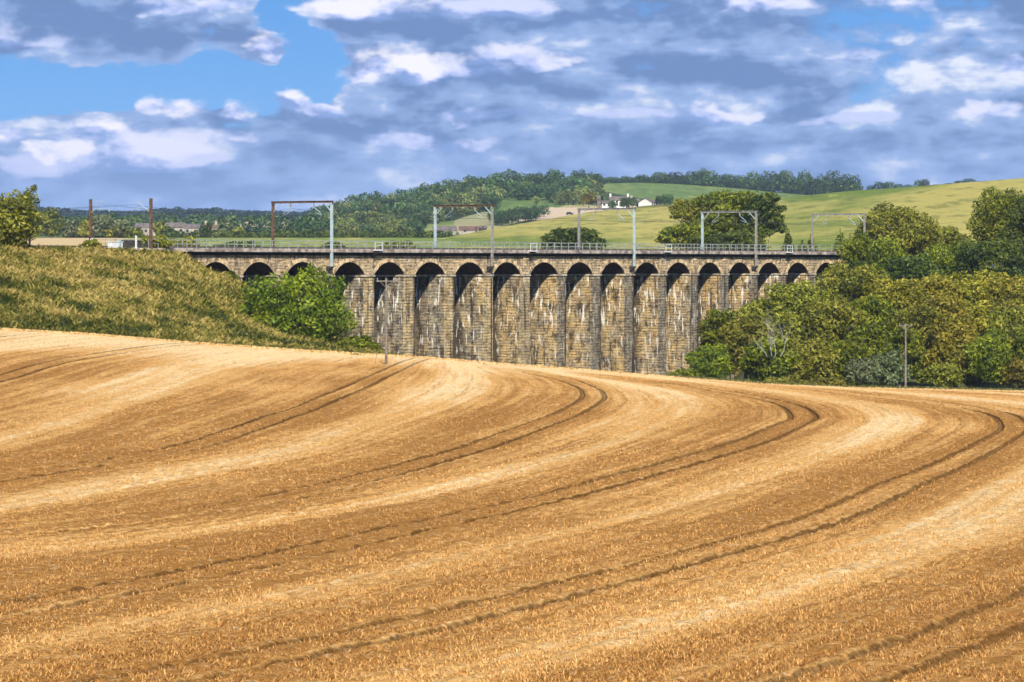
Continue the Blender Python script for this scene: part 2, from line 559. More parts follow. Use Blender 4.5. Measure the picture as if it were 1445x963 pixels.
TR = [
    [(0, 534), (121, 503), (263, 485), (300, 483.5)],
    [(0, 675), (200, 645), (350, 605), (450, 568), (520, 538), (556, 521)],
    [(0, 755), (200, 738), (400, 704), (600, 652), (720, 614), (800, 585), (840, 562), (833, 548), (800, 536), (760, 528)],
    [(0, 862), (200, 829), (400, 781), (600, 742), (800, 697), (945, 657), (1080, 617), (1138, 591), (1126, 574), (1060, 558), (1000, 549)],
    [(500, 900), (650, 868), (800, 835), (945, 790), (1080, 758), (1200, 718), (1330, 660), (1436, 606), (1424, 588), (1380, 576), (1300, 566)],
    [(1290, 940), (1370, 900), (1445, 858)],
]
YG = np.linspace(-80, 560, 1281)
FX = []
for pts in TR[:5]:
    P = sorted([unproj(*p) for p in pts], key=lambda q: q[1])
    ys = np.array([p[1] for p in P]); xs = np.array([p[0] for p in P])
    keep = np.concatenate([[True], np.diff(ys) > 4])
    FX.append(sinterp(YG, ys[keep], xs[keep], 38))
FX = np.array(FX)
# keep lanes apart: enforce a minimum spacing outwards from lane 3
FX[4] = np.maximum(FX[4], FX[3] + 7.0)
FX[2] = np.minimum(FX[2], FX[3] - 7.0)
FX[1] = np.minimum(FX[1], FX[2] - 7.0)
FX[0] = np.minimum(FX[0], FX[1] - 8.0)
lanes = [FX[0] - 16 * 3, FX[0] - 16 * 2, FX[0] - 16] + [FX[i] for i in range(5)] + \
        [FX[4] + 11.5 + np.clip((YG - 80) / 40, 0, 5), FX[4] + 26, FX[4] + 42, FX[4] + 58, FX[4] + 74]
kern = np.hanning(41); kern /= kern.sum()
lanes = [np.convolve(np.pad(l, 20, mode='reflect', reflect_type='odd'), kern, 'valid') for l in lanes]
LN = np.array(lanes)          # (nl, ny)
LK = np.arange(LN.shape[0]) - 3.0


def lane(X, Y):
    yi = np.clip((Y - YG[0]) / (YG[1] - YG[0]), 0, len(YG) - 1.001)
    i0 = yi.astype(int); f = yi - i0
    sh = X.shape
    Xr = X.ravel(); i0 = i0.ravel(); f = f.ravel()
    L = LN[:, i0] * (1 - f) + LN[:, i0 + 1] * f      # (nl, n)
    w = np.full(len(Xr), LK[0]) + (Xr - L[0]) / 16.0
    for j in range(len(LK) - 1):
        m = Xr >= L[j]
        w = np.where(m, LK[j] + (Xr - L[j]) / np.maximum(L[j + 1] - L[j], 1), w)
    m = Xr >= L[-1]
    w = np.where(m, LK[-1] + (Xr - L[-1]) / 16.0, w)
    # metres to the nearest lane centre
    near = np.clip(np.round(w - LK[0]).astype(int), 0, len(LK) - 1)
    dx = Xr - L[near, np.arange(len(Xr))]
    i1 = np.clip(i0 + 4, 0, len(YG) - 1); im = np.clip(i0 - 4, 0, len(YG) - 1)
    sl = (LN[near, i1] - LN[near, im]) / ((i1 - im) * (YG[1] - YG[0]))
    d = np.abs(dx) / np.sqrt(1 + sl * sl)
    return w.reshape(sh), d.reshape(sh)


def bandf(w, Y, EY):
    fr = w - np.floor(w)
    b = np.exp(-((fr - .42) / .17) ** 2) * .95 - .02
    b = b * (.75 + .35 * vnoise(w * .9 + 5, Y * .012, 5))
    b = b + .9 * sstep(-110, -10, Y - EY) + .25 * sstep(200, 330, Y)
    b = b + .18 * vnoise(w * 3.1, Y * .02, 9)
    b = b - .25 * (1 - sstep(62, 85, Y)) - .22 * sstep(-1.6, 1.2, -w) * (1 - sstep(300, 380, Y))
    return np.clip(.12 + b * .88, 0, 1.2)


us = np.concatenate([np.linspace(-.33, -.16, 50)[:-1], np.linspace(-.16, .16, 560), np.linspace(.16, .33, 50)[1:]])
EYu = np.interp(us * F + CX, ED_SX, ED_Y)
EYu = np.convolve(np.pad(EYu, 10, mode='edge'), np.ones(21) / 21, 'valid')
v = np.linspace(0, 1, 1150)[:, None]
Y0f = 44.0
Yf = Y0f * (EYu[None, :] / Y0f) ** v
Xf = us[None, :] * Yf
W, RD = lane(Xf, Yf)
BD = bandf(W, Yf, EYu[None, :])
Zf = zfield(Xf, Yf)
rutg = np.exp(-((RD - .82) / .18) ** 2)
Zf = Zf - .16 * rutg + .05 * fbm(Xf * 1.7, Yf * 1.1, 8, 3) + .05 * vnoise(W * 40, Yf * .03, 2)
# tiny fringe at far edge
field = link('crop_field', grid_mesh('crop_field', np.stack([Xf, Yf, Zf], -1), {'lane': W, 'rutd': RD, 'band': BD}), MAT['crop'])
tag(field, kind='structure')

# near part of the field under and around the camera
gy = np.linspace(-120, 44.0, 60)[:, None] * np.ones((1, 80)); gx = np.linspace(-1, 1, 80)[None, :] * (16 + np.abs(44 - gy) * .9)
gx = np.where(gy >= 43.9, np.linspace(-.33, .33, 80)[None, :] * 44, gx)
w_, d_ = lane(gx, gy)
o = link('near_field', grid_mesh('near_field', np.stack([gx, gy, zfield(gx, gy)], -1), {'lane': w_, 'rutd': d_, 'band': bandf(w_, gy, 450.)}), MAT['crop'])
tag(o, kind='structure')


def ears(name, Y0, Y1, n, wd, ln, label, hz=0.0):
    # thins out with distance, so that no edge shows
    q = RNG.uniform(0, 1, n)
    Y = Y0 + (Y1 - Y0) * (1 - np.sqrt(1 - q)) * 1.0
    if hz: Y = Y0 + (Y1 - Y0) * q ** .8
    X = RNG.uniform(-.175, .175, n) * Y
    w, d = lane(X, Y)
    keep = (np.abs(d - .82) > .30 + .08 * RNG.uniform(-1, 1, n)) | (RNG.uniform(0, 1, n) < .03)
    X, Y, w, d = X[keep], Y[keep], w[keep], d[keep]
    n = len(X)
    z = zfield(X, Y) - .03
    b = bandf(w, Y, 450.)
    ang = RNG.uniform(0, 2 * np.pi, n)
    tilt = RNG.uniform(.1, 1.35, n)
    L = ln * RNG.uniform(.5, 1.4, n); Wd = wd * RNG.uniform(.6, 1.4, n)
    dirv = np.stack([np.cos(ang) * np.sin(tilt), np.sin(ang) * np.sin(tilt), np.cos(tilt)], -1)
    side = np.stack([-np.sin(ang + RNG.uniform(-.9, .9, n)), np.cos(ang), np.zeros(n)], -1)
    side /= np.linalg.norm(side, axis=1)[:, None]
    base = np.stack([X, Y, z], -1)
    mid = base + dirv * (L * .55)[:, None]
    tip = base + dirv * L[:, None] + np.stack([np.cos(ang), np.sin(ang), -.5 * np.ones(n)], -1) * (L * .22)[:, None]
    V = np.stack([base, mid + side * Wd[:, None] * .5, tip, mid - side * Wd[:, None] * .5], 1).reshape(-1, 3)
    Q = np.arange(4 * n).reshape(n, 4)
    tint = np.clip(.22 + .52 * b + RNG.normal(0, .15, n), 0, 1)
    o = link(name, np_mesh(name, V, Q, fattrs={'tint': tint}), MAT['ears'])
    tag(o, label, 'crop', kind='stuff')


ears('crop_stalks', 50, 175, 430000, .020, .11, 'ripe golden cereal stalks covering the near half of the field')
ears('crop_stalks', 130, 420, 240000, .040, .13, 'ripe golden cereal stalks covering the far half of the field', .15)

# ------------------------------------------------------------------ ground sheets
o = link('ground', grid_mesh('ground', np.stack(np.meshgrid(np.linspace(-9000, 9000, 20), np.linspace(-4000, 14000, 20)) + [np.full((20, 20), -31.0)], -1)), MAT['soil'])
tag(o, kind='structure')

# valley floor behind the field edge
sxs = np.linspace(-900, 2300, 160)
EYs = np.interp(sxs, ED_SX, ED_Y); EZs = np.interp(sxs, ED_SX, ED_Z)
rows = []
vf = np.array([-22.5] * 160)
right = sstep(980, 1200, sxs)
for dY, wv in [(-.6, -.01), (1.2, .02), (6, .12), (16, .38), (30, .75), (50, 1), (80, 1), (130, 1), (170, 1), (240, 1)]:
    z = EZs * (1 - wv) + vf * wv
    z_r = EZs + np.interp(dY, [0, 15, 40, 100, 150, 240], [-.2, -.8, -1.0, 5, 11, 14])
    z = z * (1 - right) + z_r * right
    if dY < 0: z = EZs - .35
    X = (sxs - CX) * (EYs) / F * (1 + dY / 600)
    rows.append(np.stack([X, EYs + dY, z], -1))
o = link('valley_floor', grid_mesh('valley_floor', np.array(rows)), MAT['soil'])
tag(o, kind='structure')

# ------------------------------------------------------------------ viaduct frame
AL = math.radians(55)
cu, su = math.cos(AL), math.sin(AL)
Y0, X0 = 508.0, (471.5 - CX) * 508.0 / F


def t_of(sx, n=0.0):
    k = (sx - CX) / F
    # point = P0 + t u + n nn
    bx = X0 - n * su; by = Y0 + n * cu
    return (k * by - bx) / (cu - k * su)


def vw(t, n, z):
    return np.array([X0 + t * cu - n * su, Y0 + t * su + n * cu, z])


Lx = [280, 342, 403, 471.5, 528, 585.5, 641.6, 695.6, 747.7, 799, 848, 894.8, 940.3, 985.4, 1028, 1070, 1110.4, 1151]
Rx = [328, 388, 450, 514.6, 570.6, 628, 682.7, 734.6, 787.2, 836.5, 881.5, 929.7, 973.8, 1017, 1058.7, 1100, 1140.5, 1180]
LT = [t_of(q) for q in Lx]; RT = [t_of(q) for q in Rx]
ZS, ZC, ZT, ZB = -1.42, .40, 1.72, -30.0
WID = 8.6
T_START = t_of(225); T_END = RT[-1] + 5

via = empty('railway_viaduct', (X0, Y0, 0), AL)
tag(via, 'long multi-arched stone railway viaduct with tall streaked piers behind the golden field', 'viaduct')


def arcpts(a, b, n=22):
    c = .5 * (a + b); hw = .5 * (b - a); rise = ZC - ZS
    R = (hw * hw + rise * rise) / (2 * rise)
    zc = ZC - R
    th = math.asin(hw / R)
    return [(c + R * math.sin(q), zc + R * math.cos(q)) for q in np.linspace(-th, th, n)]


# arcade wall (spandrels): front, back and soffits of all the arches
mb = MB()
cells = []
def quadF(x0, zt0, zb0, x1, zt1, zb1, n):
    # front face at n
    if n == 0: mb.add([(x0, n, zb0), (x1, n, zb1), (x1, n, zt1), (x0, n, zt0)], [(0, 1, 2, 3)])
    else: mb.add([(x0, n, zb0), (x1, n, zb1), (x1, n, zt1), (x0, n, zt0)], [(3, 2, 1, 0)])
xs0 = T_START
for i in range(18):
    for n in (0, WID):
        quadF(xs0, ZT, ZS, LT[i], ZT, ZS, n)
    pts = arcpts(LT[i], RT[i])
    for j in range(len(pts) - 1):
        (xa, za), (xb, zb) = pts[j], pts[j + 1]
        for n in (0, WID): quadF(xa, ZT, za, xb, ZT, zb, n)
    xs0 = RT[i]
for n in (0, WID): quadF(xs0, ZT, ZS, T_END, ZT, ZS, n)
mb.add([(T_START, 0, ZT), (T_END, 0, ZT), (T_END, WID, ZT), (T_START, WID, ZT)], [(0, 1, 2, 3)])
mb.add([(T_START, 0, ZS), (T_START, 0, ZT), (T_START, WID, ZT), (T_START, WID, ZS)], [(0, 1, 2, 3)])
mb.add([(T_END, 0, ZS), (T_END, 0, ZT), (T_END, WID, ZT), (T_END, WID, ZS)], [(3, 2, 1, 0)])
mb.build('spandrel_wall', MAT['spandrel'], via)
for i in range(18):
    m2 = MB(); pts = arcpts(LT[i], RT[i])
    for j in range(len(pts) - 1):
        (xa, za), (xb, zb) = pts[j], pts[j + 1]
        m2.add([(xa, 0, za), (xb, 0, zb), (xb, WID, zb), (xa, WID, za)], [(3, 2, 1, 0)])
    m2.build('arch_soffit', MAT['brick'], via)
    # voussoir ring a little proud of the wall
    m3 = MB()
    c = .5 * (LT[i] + RT[i]); hw = .5 * (RT[i] - LT[i]); rise = ZC - ZS
    R = (hw * hw + rise * rise) / (2 * rise); zc = ZC - R; th = math.asin(hw / R)
    nv = 19
    for j in range(nv):
        a0 = -th + 2 * th * j / nv + .004; a1 = -th + 2 * th * (j + 1) / nv - .004
        pr = .05 + .02 * ((j * 7 + i * 3) % 3)
        ring = []
        for y in (-pr, .05):
            for (a, r) in ((a0, R), (a1, R), (a1, R + .55), (a0, R + .55)):
                ring.append((c + r * math.sin(a), y, zc + r * math.cos(a)))
        m3.add(ring, [(0, 1, 2, 3), (0, 4, 5, 1), (1, 5, 6, 2), (2, 6, 7, 3), (3, 7, 4, 0)])
    m3.build('arch_ring', MAT['ring'], via)

# piers
for i in range(19):
    a = RT[i - 1] if i > 0 else T_START
    b = LT[i] if i < 18 else T_END
    a2, b2 = a + (.02 if i > 0 else 0), b
    zb = ZB
    m2 = MB()
    # subdivided so that courses stand a few centimetres in or out
    zc0 = ZS - .32
    z = zc0
    first = True
    rr = random.Random(i)
    m2.box((a + .012, .012, zb), (b - .012, WID - .012, zc0))
    pier = m2.build('pier', MAT['pier'], via)
    m4 = MB().box((a - .14, -.14, ZS - .32), (b + .14, WID + .14, ZS - .03)); m4.build('impost', MAT['capital'], pier, bevel=.04)
    if 0 < i < 18:
        z0p = -17.3 if i > 6 else -19.5
        MB().box((a - .25, -.35, zb), (b + .25, WID + .35, z0p)).build('plinth', MAT['pier'], pier, bevel=.06)
    # spandrel pilaster over some piers
    if i in (8, 12, 13, 14, 15, 16):
        cc = .5 * (a + b)
        MB().box((cc - .65, -.16, ZS - .03), (cc + .65, 0, ZT)).build('pilaster', MAT['spandrel'], pier)

# drainpipes down two of the piers
for sx, z0, z1 in ((975.5, -1.0, -8.5), (692.5, -2.0, -16.5), (1192 * 0 + 1022, -1, -7)):
    t = t_of(sx)
    MB().bar((t, -.12, z0), (t, -.12, z1), .10, n=8).build('drainpipe', MAT['box_dark'], via)

# deck slab, parapet coping
d = MB()
d.box((T_START - 6, -.85, ZT + .002), (T_END + 10, WID + .62, ZT + .50))
dk_ = d.build('deck_slab', MAT['coping'], via, bevel=.05)
d = MB(); d.box((T_START - 5, -.30, ZT - .42), (T_END + 5, -.004, ZT - .002)); d.build('coping_shade_strip', MAT['coping_shade'], via)  # dark strip added as the coping's shadow band, not a real trough
d = MB(); d.box((T_START - 40, .5, ZT + .504), (T_END + 40, WID - .5, ZT + .62)); d.build('ballast_bed', MAT['ballast'], via)
for yy in (1.7, 3.15, 5.3, 6.75):
    MB().box((T_START - 60, yy - .035, ZT + .62), (T_END + 40, yy + .035, ZT + .78)).build('rail', MAT['steelrail'], via)

# railings
ZR = ZT + .50


def railing(yy, parts):
    r = MB()
    for hz in (.62, 1.18):
        r.box((T_START - 3, yy - .03, ZR + hz - .03), (T_END + 4, yy + .03, ZR + hz + .03))
    n = 98
    posts = [T_START - 3 + (T_END - T_START + 7) * k / (n - 1) for k in range(n)]
    rr = random.Random(3)
    if parts:
        ro = r.build('railing', MAT['rail'], via)
        base = None
        for p in posts:
            if base is None:
                base = MB().box((-.04, -.04, 0), (.04, .04, 1.22)).build('post', MAT['rail'], ro)
                base.location = (p, yy, ZR)
            else:
                q = base.copy(); COL.objects.link(q); q.parent = ro
                q.location = (p + rr.uniform(-.05, .05), yy, ZR); q.rotation_euler = (0, rr.uniform(-.04, .04), 0)
    else:
        for p in posts:
            r.box((p - .04 + .6, yy - .04, ZR), (p + .04 + .6, yy + .04, ZR + 1.22))
        r.build('far_railing', MAT['rail'], via)


railing(-.68, True)
railing(WID + .45, False)
# refuge platforms on the deck edge
for sx in (525, 744, 935, 1106):
    t = t_of(sx)
    r = MB()
    r.box((t - .9, -1.25, ZT + .30), (t + .9, -.63, ZT + .42))
    for xx in (t - .85, t + .85):
        r.bar((xx, -1.2, ZT + .42), (xx, -1.2, ZT + 1.55), .04); 
    r.bar((t - .85, -1.2, ZT + 1.5), (t + .85, -1.2, ZT + 1.5), .04)
    r.bar((t - .85, -1.2, ZT + 1.0), (t + .85, -1.2, ZT + 1.0), .03)
    rf = r.build('refuge', MAT['white'], via)
    MB().add([(t - .55, -1.1, ZT + .298), (t + .55, -1.1, ZT + .298), (t + .55, -.02, ZT + .298), (t - .55, -.02, ZT + .298), (t - .3, -.02, ZT - .75), (t + .3, -.02, ZT - .75)],
             [(0, 1, 5, 4), (0, 4, 3), (1, 2, 5), (0, 3, 2, 1), (2, 3, 4, 5)]).build('bracket', MAT['box_dark'], rf)

# ------------------------------------------------------------------ catenary portals
NEAR_N, FAR_N = -.80, 9.75
TOPZ = 8.75


def portal(sx, mat_near, mat_far, mat_beam, label, beam=True, face=True, zt=TOPZ):
    t = t_of(sx, NEAR_N)
    p = vw(t, NEAR_N, 0)
    root = empty('catenary_portal', (p[0], p[1], ZR), AL)
    tag(root, label, 'catenary portal', 'catenary portals along the railway')
    if sx > 1200: root.scale = (.62, 1, 1)
    H = zt - ZR
    span = FAR_N - NEAR_N
    nb = -2.45 - .0 if face else -.5
    o = MB()
    o.box((-.16, -.16, nb), (-.10, .16, H)).box((.10, -.16, nb), (.16, .16, H)).box((-.10, -.03, nb), (.10, .03, H))
    mn = o.build('mast', mat_near, root)
    if face:
        MB().add([(-.3, -.28, nb), (.3, -.28, nb), (.3, .74, nb), (-.3, .74, nb), (-.22, .76, nb - .9), (.22, .76, nb - .9)],
                 [(0, 1, 2, 3), (0, 4, 5, 1), (0, 3, 4), (1, 5, 2), (2, 5, 4, 3)]).build('corbel', MAT['box_dark'], mn)
    o = MB()
    o.box((-.16, span - .16, -.5), (-.10, span + .16, H)).box((.10, span - .16, -.5), (.16, span + .16, H)).box((-.10, span - .03, -.5), (.10, span + .03, H))
    o.build('mast', mat_far, root)
    if beam:
        b = MB()
        b.box((-.14, -.3, H - .02), (.14, span + .3, H + .05)).box((-.14, -.3, H + .22), (.14, span + .3, H + .29))
        b.box((-.03, -.3, H + .05), (.03, span + .3, H + .22))
        b.build('beam', mat_beam, root)
        for y0, y1 in ((0, 1.35), (span, span - 1.35)):
            MB().bar((0, y0, H - 1.35), (0, y1, H), .07).build('brace', MAT['galv'], root)
    # cantilever arms with insulators for the two tracks
    for s, ym, yt in ((1, .0, 3.2), (-1, span, span - 3.2)):
        if beam:
            a = MB().bar((0, yt, H), (0, yt, H - .55), .06).bar((0, yt, H - .55), (0, yt - s * 1.3, H - 1.5), .045).bar((0, yt - s * .2, H - 1.35), (0, yt - s * 1.5, H - 1.75), .035)
            ao = a.build('registration_arm', MAT['galv'], root)
            MB().bar((0, yt, H - .15), (0, yt, H - .55), .13, n=8).build('insulator', MAT['porc'], ao)
        else:
            a = MB().bar((0, ym, H - 1.9), (0, ym + s * 2.4, H - .35), .05).bar((0, ym, H - .25), (0, ym + s * 2.4, H - .35), .03).bar((0, ym + s * 1.0, H - 1.25), (0, ym + s * 3.2, H - 1.35), .045).bar((0, ym + s * 3.2, H - 1.35), (0, ym + s * 3.3, H - 1.7), .035)
            ao = a.build('registration_arm', MAT['galv'], root)
            MB().bar((0, ym + s * .15, H - 1.8), (0, ym + s * .55, H - 1.55), .13, n=8).build('insulator', MAT['porc'], ao)
    return t


tps = []
tps.append(portal(213, MAT['rust'], MAT['rust'], None, 'pair of brown catenary masts without a beam standing on the grass embankment', beam=False, face=False))
tps.append(portal(468, MAT['galv'], MAT['rust'], MAT['rust'], 'catenary portal with pale blue-grey right mast, rusty left mast and beam, above the round bush'))
tps.append(portal(694.5, MAT['greysteel'], MAT['galv'], MAT['rust'], 'catenary portal with pale green left mast and brown right mast, before the wooded hill'))
tps.append(portal(895, MAT['galv'], MAT['greysteel'], MAT['greysteel'], 'catenary portal with a white-grey right mast and a tan left mast, below the white farmhouse'))
tps.append(portal(1067, MAT['greysteel'], MAT['galv'], MAT['greysteel'], 'catenary portal in front of the broad dark pine clump'))
tps.append(portal(1220, MAT['greysteel'], MAT['greysteel'], MAT['greysteel'], 'small farthest catenary portal standing past the right end of the viaduct', face=False))
# overhead wires, one object per track, sagging between the supports
tl = [tps[0] - 42] + tps + [tps[-1] + 40]
for yc, lab in ((2.45, 'overhead wire and contact wire above the near railway track'), (6.05, 'overhead wire and contact wire above the far railway track')):
    w = MB()
    for a, b in zip(tl[:-1], tl[1:]):
        prev = None
        for q in np.linspace(0, 1, 13):
            tt = a + (b - a) * q
            zc_ = ZR + 5.9 - (1 - (2 * q - 1) ** 2) * .85 - .15
            cur = Vector(vw(tt, yc, zc_)); low = Vector(vw(tt, yc, ZR + 4.75))
            if prev is not None:
                w.bar(prev[0], cur, .016, n=4); w.bar(prev[1], low, .013, n=4)
            if 0 < q < 1: w.bar(cur, low, .008, n=3)
            prev = (cur, low)
    o = w.build('overhead_wire', MAT['wirem'])
    tag(o, lab, 'wire')

# ------------------------------------------------------------------ embankment
es = np.linspace(-520, 545, 260)
toeY = np.interp(es, ED_SX, ED_Y); toeZ = np.interp(es, ED_SX, ED_Z)
toe = np.stack([(es - CX) * toeY / F, toeY, toeZ], -1)
top_py = np.interp(es, [-520, 0, 100, 200, 255, 275, 290, 315, 335, 360, 400, 450, 500, 545], [346, 349.5, 352, 354.5, 359, 371, 381, 391, 399, 415, 440, 465, 490, 506])
topP = []
for s, py in zip(es, top_py):
    n = -1.6 if s < 262 else -.8
    t = t_of(s, n); q = vw(t, n, 0)
    topP.append([q[0], q[1], (HY - py) * q[1] / F])
topP = np.array(topP)
vv = np.linspace(0, 1, 90)
rows = []
for v_ in vv:
    P = toe * (1 - v_) + topP * v_
    bul = .35 * math.sin(v_ * math.pi) 
    P[:, 2] += bul
    rows.append(P.copy())
for n, dz in ((1.2, .0), (5, 0), (9.5, 0), (12, -.6), (20, -4), (34, -10)):
    P = topP.copy()
    sh = n
    P[:, 0] += -su * sh; P[:, 1] += cu * sh
    flat = np.where(es < 262, 1, 0)
    P[:, 2] += dz - (1 - flat) * .3
    rows.append(P)
EB = np.array(rows)
amp = np.concatenate([np.sin(np.clip(vv, 0, .97) * np.pi) ** .3, np.full(6, .25)])[:, None]
EB[:, :, 2] += amp * (.17 * fbm(EB[:, :, 0] * .22, EB[:, :, 1] * .22, 4, 4) + .10 * fbm(EB[:, :, 0] * 1.3, EB[:, :, 1] * 1.3, 6, 2))
EB[0, :, 2] -= .4
o = link('embankment', grid_mesh('embankment', EB), MAT['bank'])
tag(o, kind='structure')


def tufts(name, P, mat, wd, ln, lean=.5, label='', cat='grass', tintb=None, kind='stuff'):
    n = len(P)
    nb = 3
    P = np.repeat(P, nb, 0) + RNG.normal(0, wd * .9, (n * nb, 3)) * np.array([1, 1, 0])
    tb = np.repeat(tintb if tintb is not None else RNG.uniform(0, 1, n), nb)
    n = n * nb
    ang = RNG.uniform(0, 2 * np.pi, n); tl_ = RNG.uniform(0, lean, n)
    L = ln * RNG.uniform(.5, 1.4, n); Wd = wd * RNG.uniform(.6, 1.4, n)
    dirv = np.stack([np.cos(ang) * np.sin(tl_), np.sin(ang) * np.sin(tl_), np.cos(tl_)], -1)
    a2 = RNG.uniform(0, np.pi, n)
    side = np.stack([np.cos(a2), np.sin(a2), np.zeros(n)], -1)
    base = P - np.array([0, 0, .05])
    mid = base + dirv * (L * .5)[:, None]
    tip = base + dirv * L[:, None] + np.stack([np.cos(ang), np.sin(ang), -.4 * np.ones(n)], -1) * (L * .3)[:, None]
    V = np.stack([base, mid + side * Wd[:, None] * .5, tip, mid - side * Wd[:, None] * .5], 1).reshape(-1, 3)
    Q = np.arange(4 * n).reshape(n, 4)
    tint = np.clip(tb + RNG.normal(0, .2, n), 0, 1)
    o = link(name, np_mesh(name, V, Q, fattrs={'tint': tint}), mat)
    tag(o, label, cat, kind=kind)
    return o


# bank tufts
ri = RNG.uniform(1.5, 88.5, 30000); ci = RNG.uniform(60, 258.5, 30000)
r0 = ri.astype(int); c0 = ci.astype(int); fr = (ri - r0)[:, None]; fc = (ci - c0)[:, None]
PB = (EB[r0, c0] * (1 - fr) + EB[r0 + 1, c0] * fr) * (1 - fc) + (EB[r0, c0 + 1] * (1 - fr) + EB[r0 + 1, c0 + 1] * fr) * fc
nb_ = .40 + .50 * fbm(PB[:, 0] * .22, PB[:, 1] * .22, 11, 3) + .42 * fbm(PB[:, 0] * 1.0, PB[:, 1] * .6, 12, 3)
nb_ = nb_ + .25 * sstep(420, 440, PB[:, 1]) * sstep(-20, -50, PB[:, 0])
tufts('bank_grass', PB, MAT['tuft'], .22, .72, .9, 'rough tussocky grass covering the railway embankment', tintb=nb_)

# ------------------------------------------------------------------ field-edge verge
n = 16000
s = RNG.uniform(-60, 1560, n)
dd = RNG.uniform(.3, 5.5, n)
eY = np.interp(s, ED_SX, ED_Y); eZ = np.interp(s, ED_SX, ED_Z)
m_ = ((s > 940) | (s < 560))
PV = np.stack([(s - CX) * eY / F * (1 + dd / 600), eY + dd, eZ - .35 + 0 * dd], -1)[m_]
tufts('verge_grass', PV, MAT['verge'], .22, .75, .8, 'strip of rough grass and weeds along the far edge of the golden field', tintb=RNG.uniform(.1, .8, len(PV)))
n = 9000
s = RNG.uniform(-60, 1560, n); eY = np.interp(s, ED_SX, ED_Y); eZ = np.interp(s, ED_SX, ED_Z)
dd = RNG.uniform(-1.2, .4, n)
PV = np.stack([(s - CX) * eY / F, eY + dd, eZ - .12], -1)
tufts('crop_edge', PV, MAT['ears'], .2, .42, .7, 'standing crop stalks along the far rim of the field', 'crop', tintb=RNG.uniform(.6, 1, len(PV)))


# ------------------------------------------------------------------ trees
def leaves(blobs, n, size, seed, jit=.7, inner=.15, tintbias=0.0):
    """leaf clumps over a set of ellipsoid blobs (cx,cy,cz,rx,ry,rz)"""
    r = np.random.default_rng(seed)
    B = np.array(blobs, dtype=float)
    area = (B[:, 3] * B[:, 4] + B[:, 3] * B[:, 5] + B[:, 4] * B[:, 5])
    k = r.choice(len(B), n, p=area / area.sum())
    d = r.normal(0, 1, (n, 3)); d /= np.linalg.norm(d, axis=1)[:, None]
    rad = np.where(r.uniform(0, 1, n) < inner, r.uniform(.35, .85, n), r.normal(.97, .09, n))
    # lumpy radius
    lump = np.sin(d[:, 0] * 5 + k * 1.7) * np.sin(d[:, 1] * 5 + k * 2.3) * np.sin(d[:, 2] * 6 + k) * .30
    rad = rad * (1 + lump)
    P = B[k, :3] + d * B[k, 3:6] * rad[:, None]
    # drop leaves buried deep inside other blobs
    keep = np.ones(n, bool)
    for j in range(len(B)):
        q = ((P - B[j, :3]) / B[j, 3:6]); q = (q * q).sum(1)
        keep &= ~((q < .50) & (k != j))
    P, d, k, lump = P[keep], d[keep], k[keep], lump[keep]
    n = len(P)
    nrm = d / B[k, 3:6]; nrm /= np.linalg.norm(nrm, axis=1)[:, None]
    nrm = nrm + r.normal(0, jit, (n, 3)) + np.array([0, 0, .12]); nrm /= np.linalg.norm(nrm, axis=1)[:, None]
    t1 = np.cross(nrm, r.normal(0, 1, (n, 3))); t1 /= np.linalg.norm(t1, axis=1)[:, None]
    t2 = np.cross(nrm, t1)
    s = size * r.uniform(.55, 1.45, n)[:, None]
    asp = r.uniform(.5, 1.0, n)[:, None]
    bend = nrm * s * r.uniform(-.25, .25, n)[:, None]
    V = np.stack([P - t1 * s, P - t2 * s * asp * .6 + bend, P + t1 * s, P + t2 * s * asp * .6 + bend], 1).reshape(-1, 3)
    Q = np.arange(4 * n).reshape(n, 4)
    bt = r.uniform(-.22, .22, len(B))
    tint = np.clip(.47 + bt[k] + r.normal(0, .20, n) + lump * 1.0 + tintbias, 0, 1)
    return V, Q, tint


def crown_blobs(rx, ry, rz, seed, nb=16, br=.36, cz=0.0, flat=.75):
    r = np.random.default_rng(seed)
    out = [(0, 0, cz, rx * .62, ry * .62, rz * .62)]
    for i in range(nb):
        # fibonacci like spread with jitter
        z = 1 - 2 * (i + .5) / nb
        z = z * .92 + .05
        a = i * 2.39996 + r.uniform(-.5, .5)
        q = math.sqrt(max(0, 1 - z * z))
        f = r.uniform(.55, .80)
        s = br * r.uniform(.7, 1.25)
        x = math.cos(a) * q * rx * f; y = math.sin(a) * q * ry * f; zz = z * rz * f
        m = min(rx, ry, rz)
        out.append((x, y, cz + zz, (s * (rx + m) / 2), (s * (ry + m) / 2), (s * (rz + m) / 2) * flat))
    return out


def limbs(mb, base, blobs, r0, seed, nsel=9):
    rr = random.Random(seed)
    b = Vector(base)
    top = Vector((0, 0, 0))
    for q in blobs: top += Vector(q[:3])
    top /= len(blobs)
    fork = b.lerp(top, .55)
    mb.path([b, b.lerp(fork, .5) + Vector((rr.uniform(-.1, .1), rr.uniform(-.1, .1), 0)), fork], [r0, r0 * .8, r0 * .62], 8)
    for q in rr.sample(list(blobs), min(nsel, len(blobs))):
        e = Vector(q[:3]); m = fork.lerp(e, .5) + Vector((0, 0, .1 * (e - fork).length))
        mb.path([fork, m, e], [r0 * .45, r0 * .26, r0 * .08], 5)
    return mb


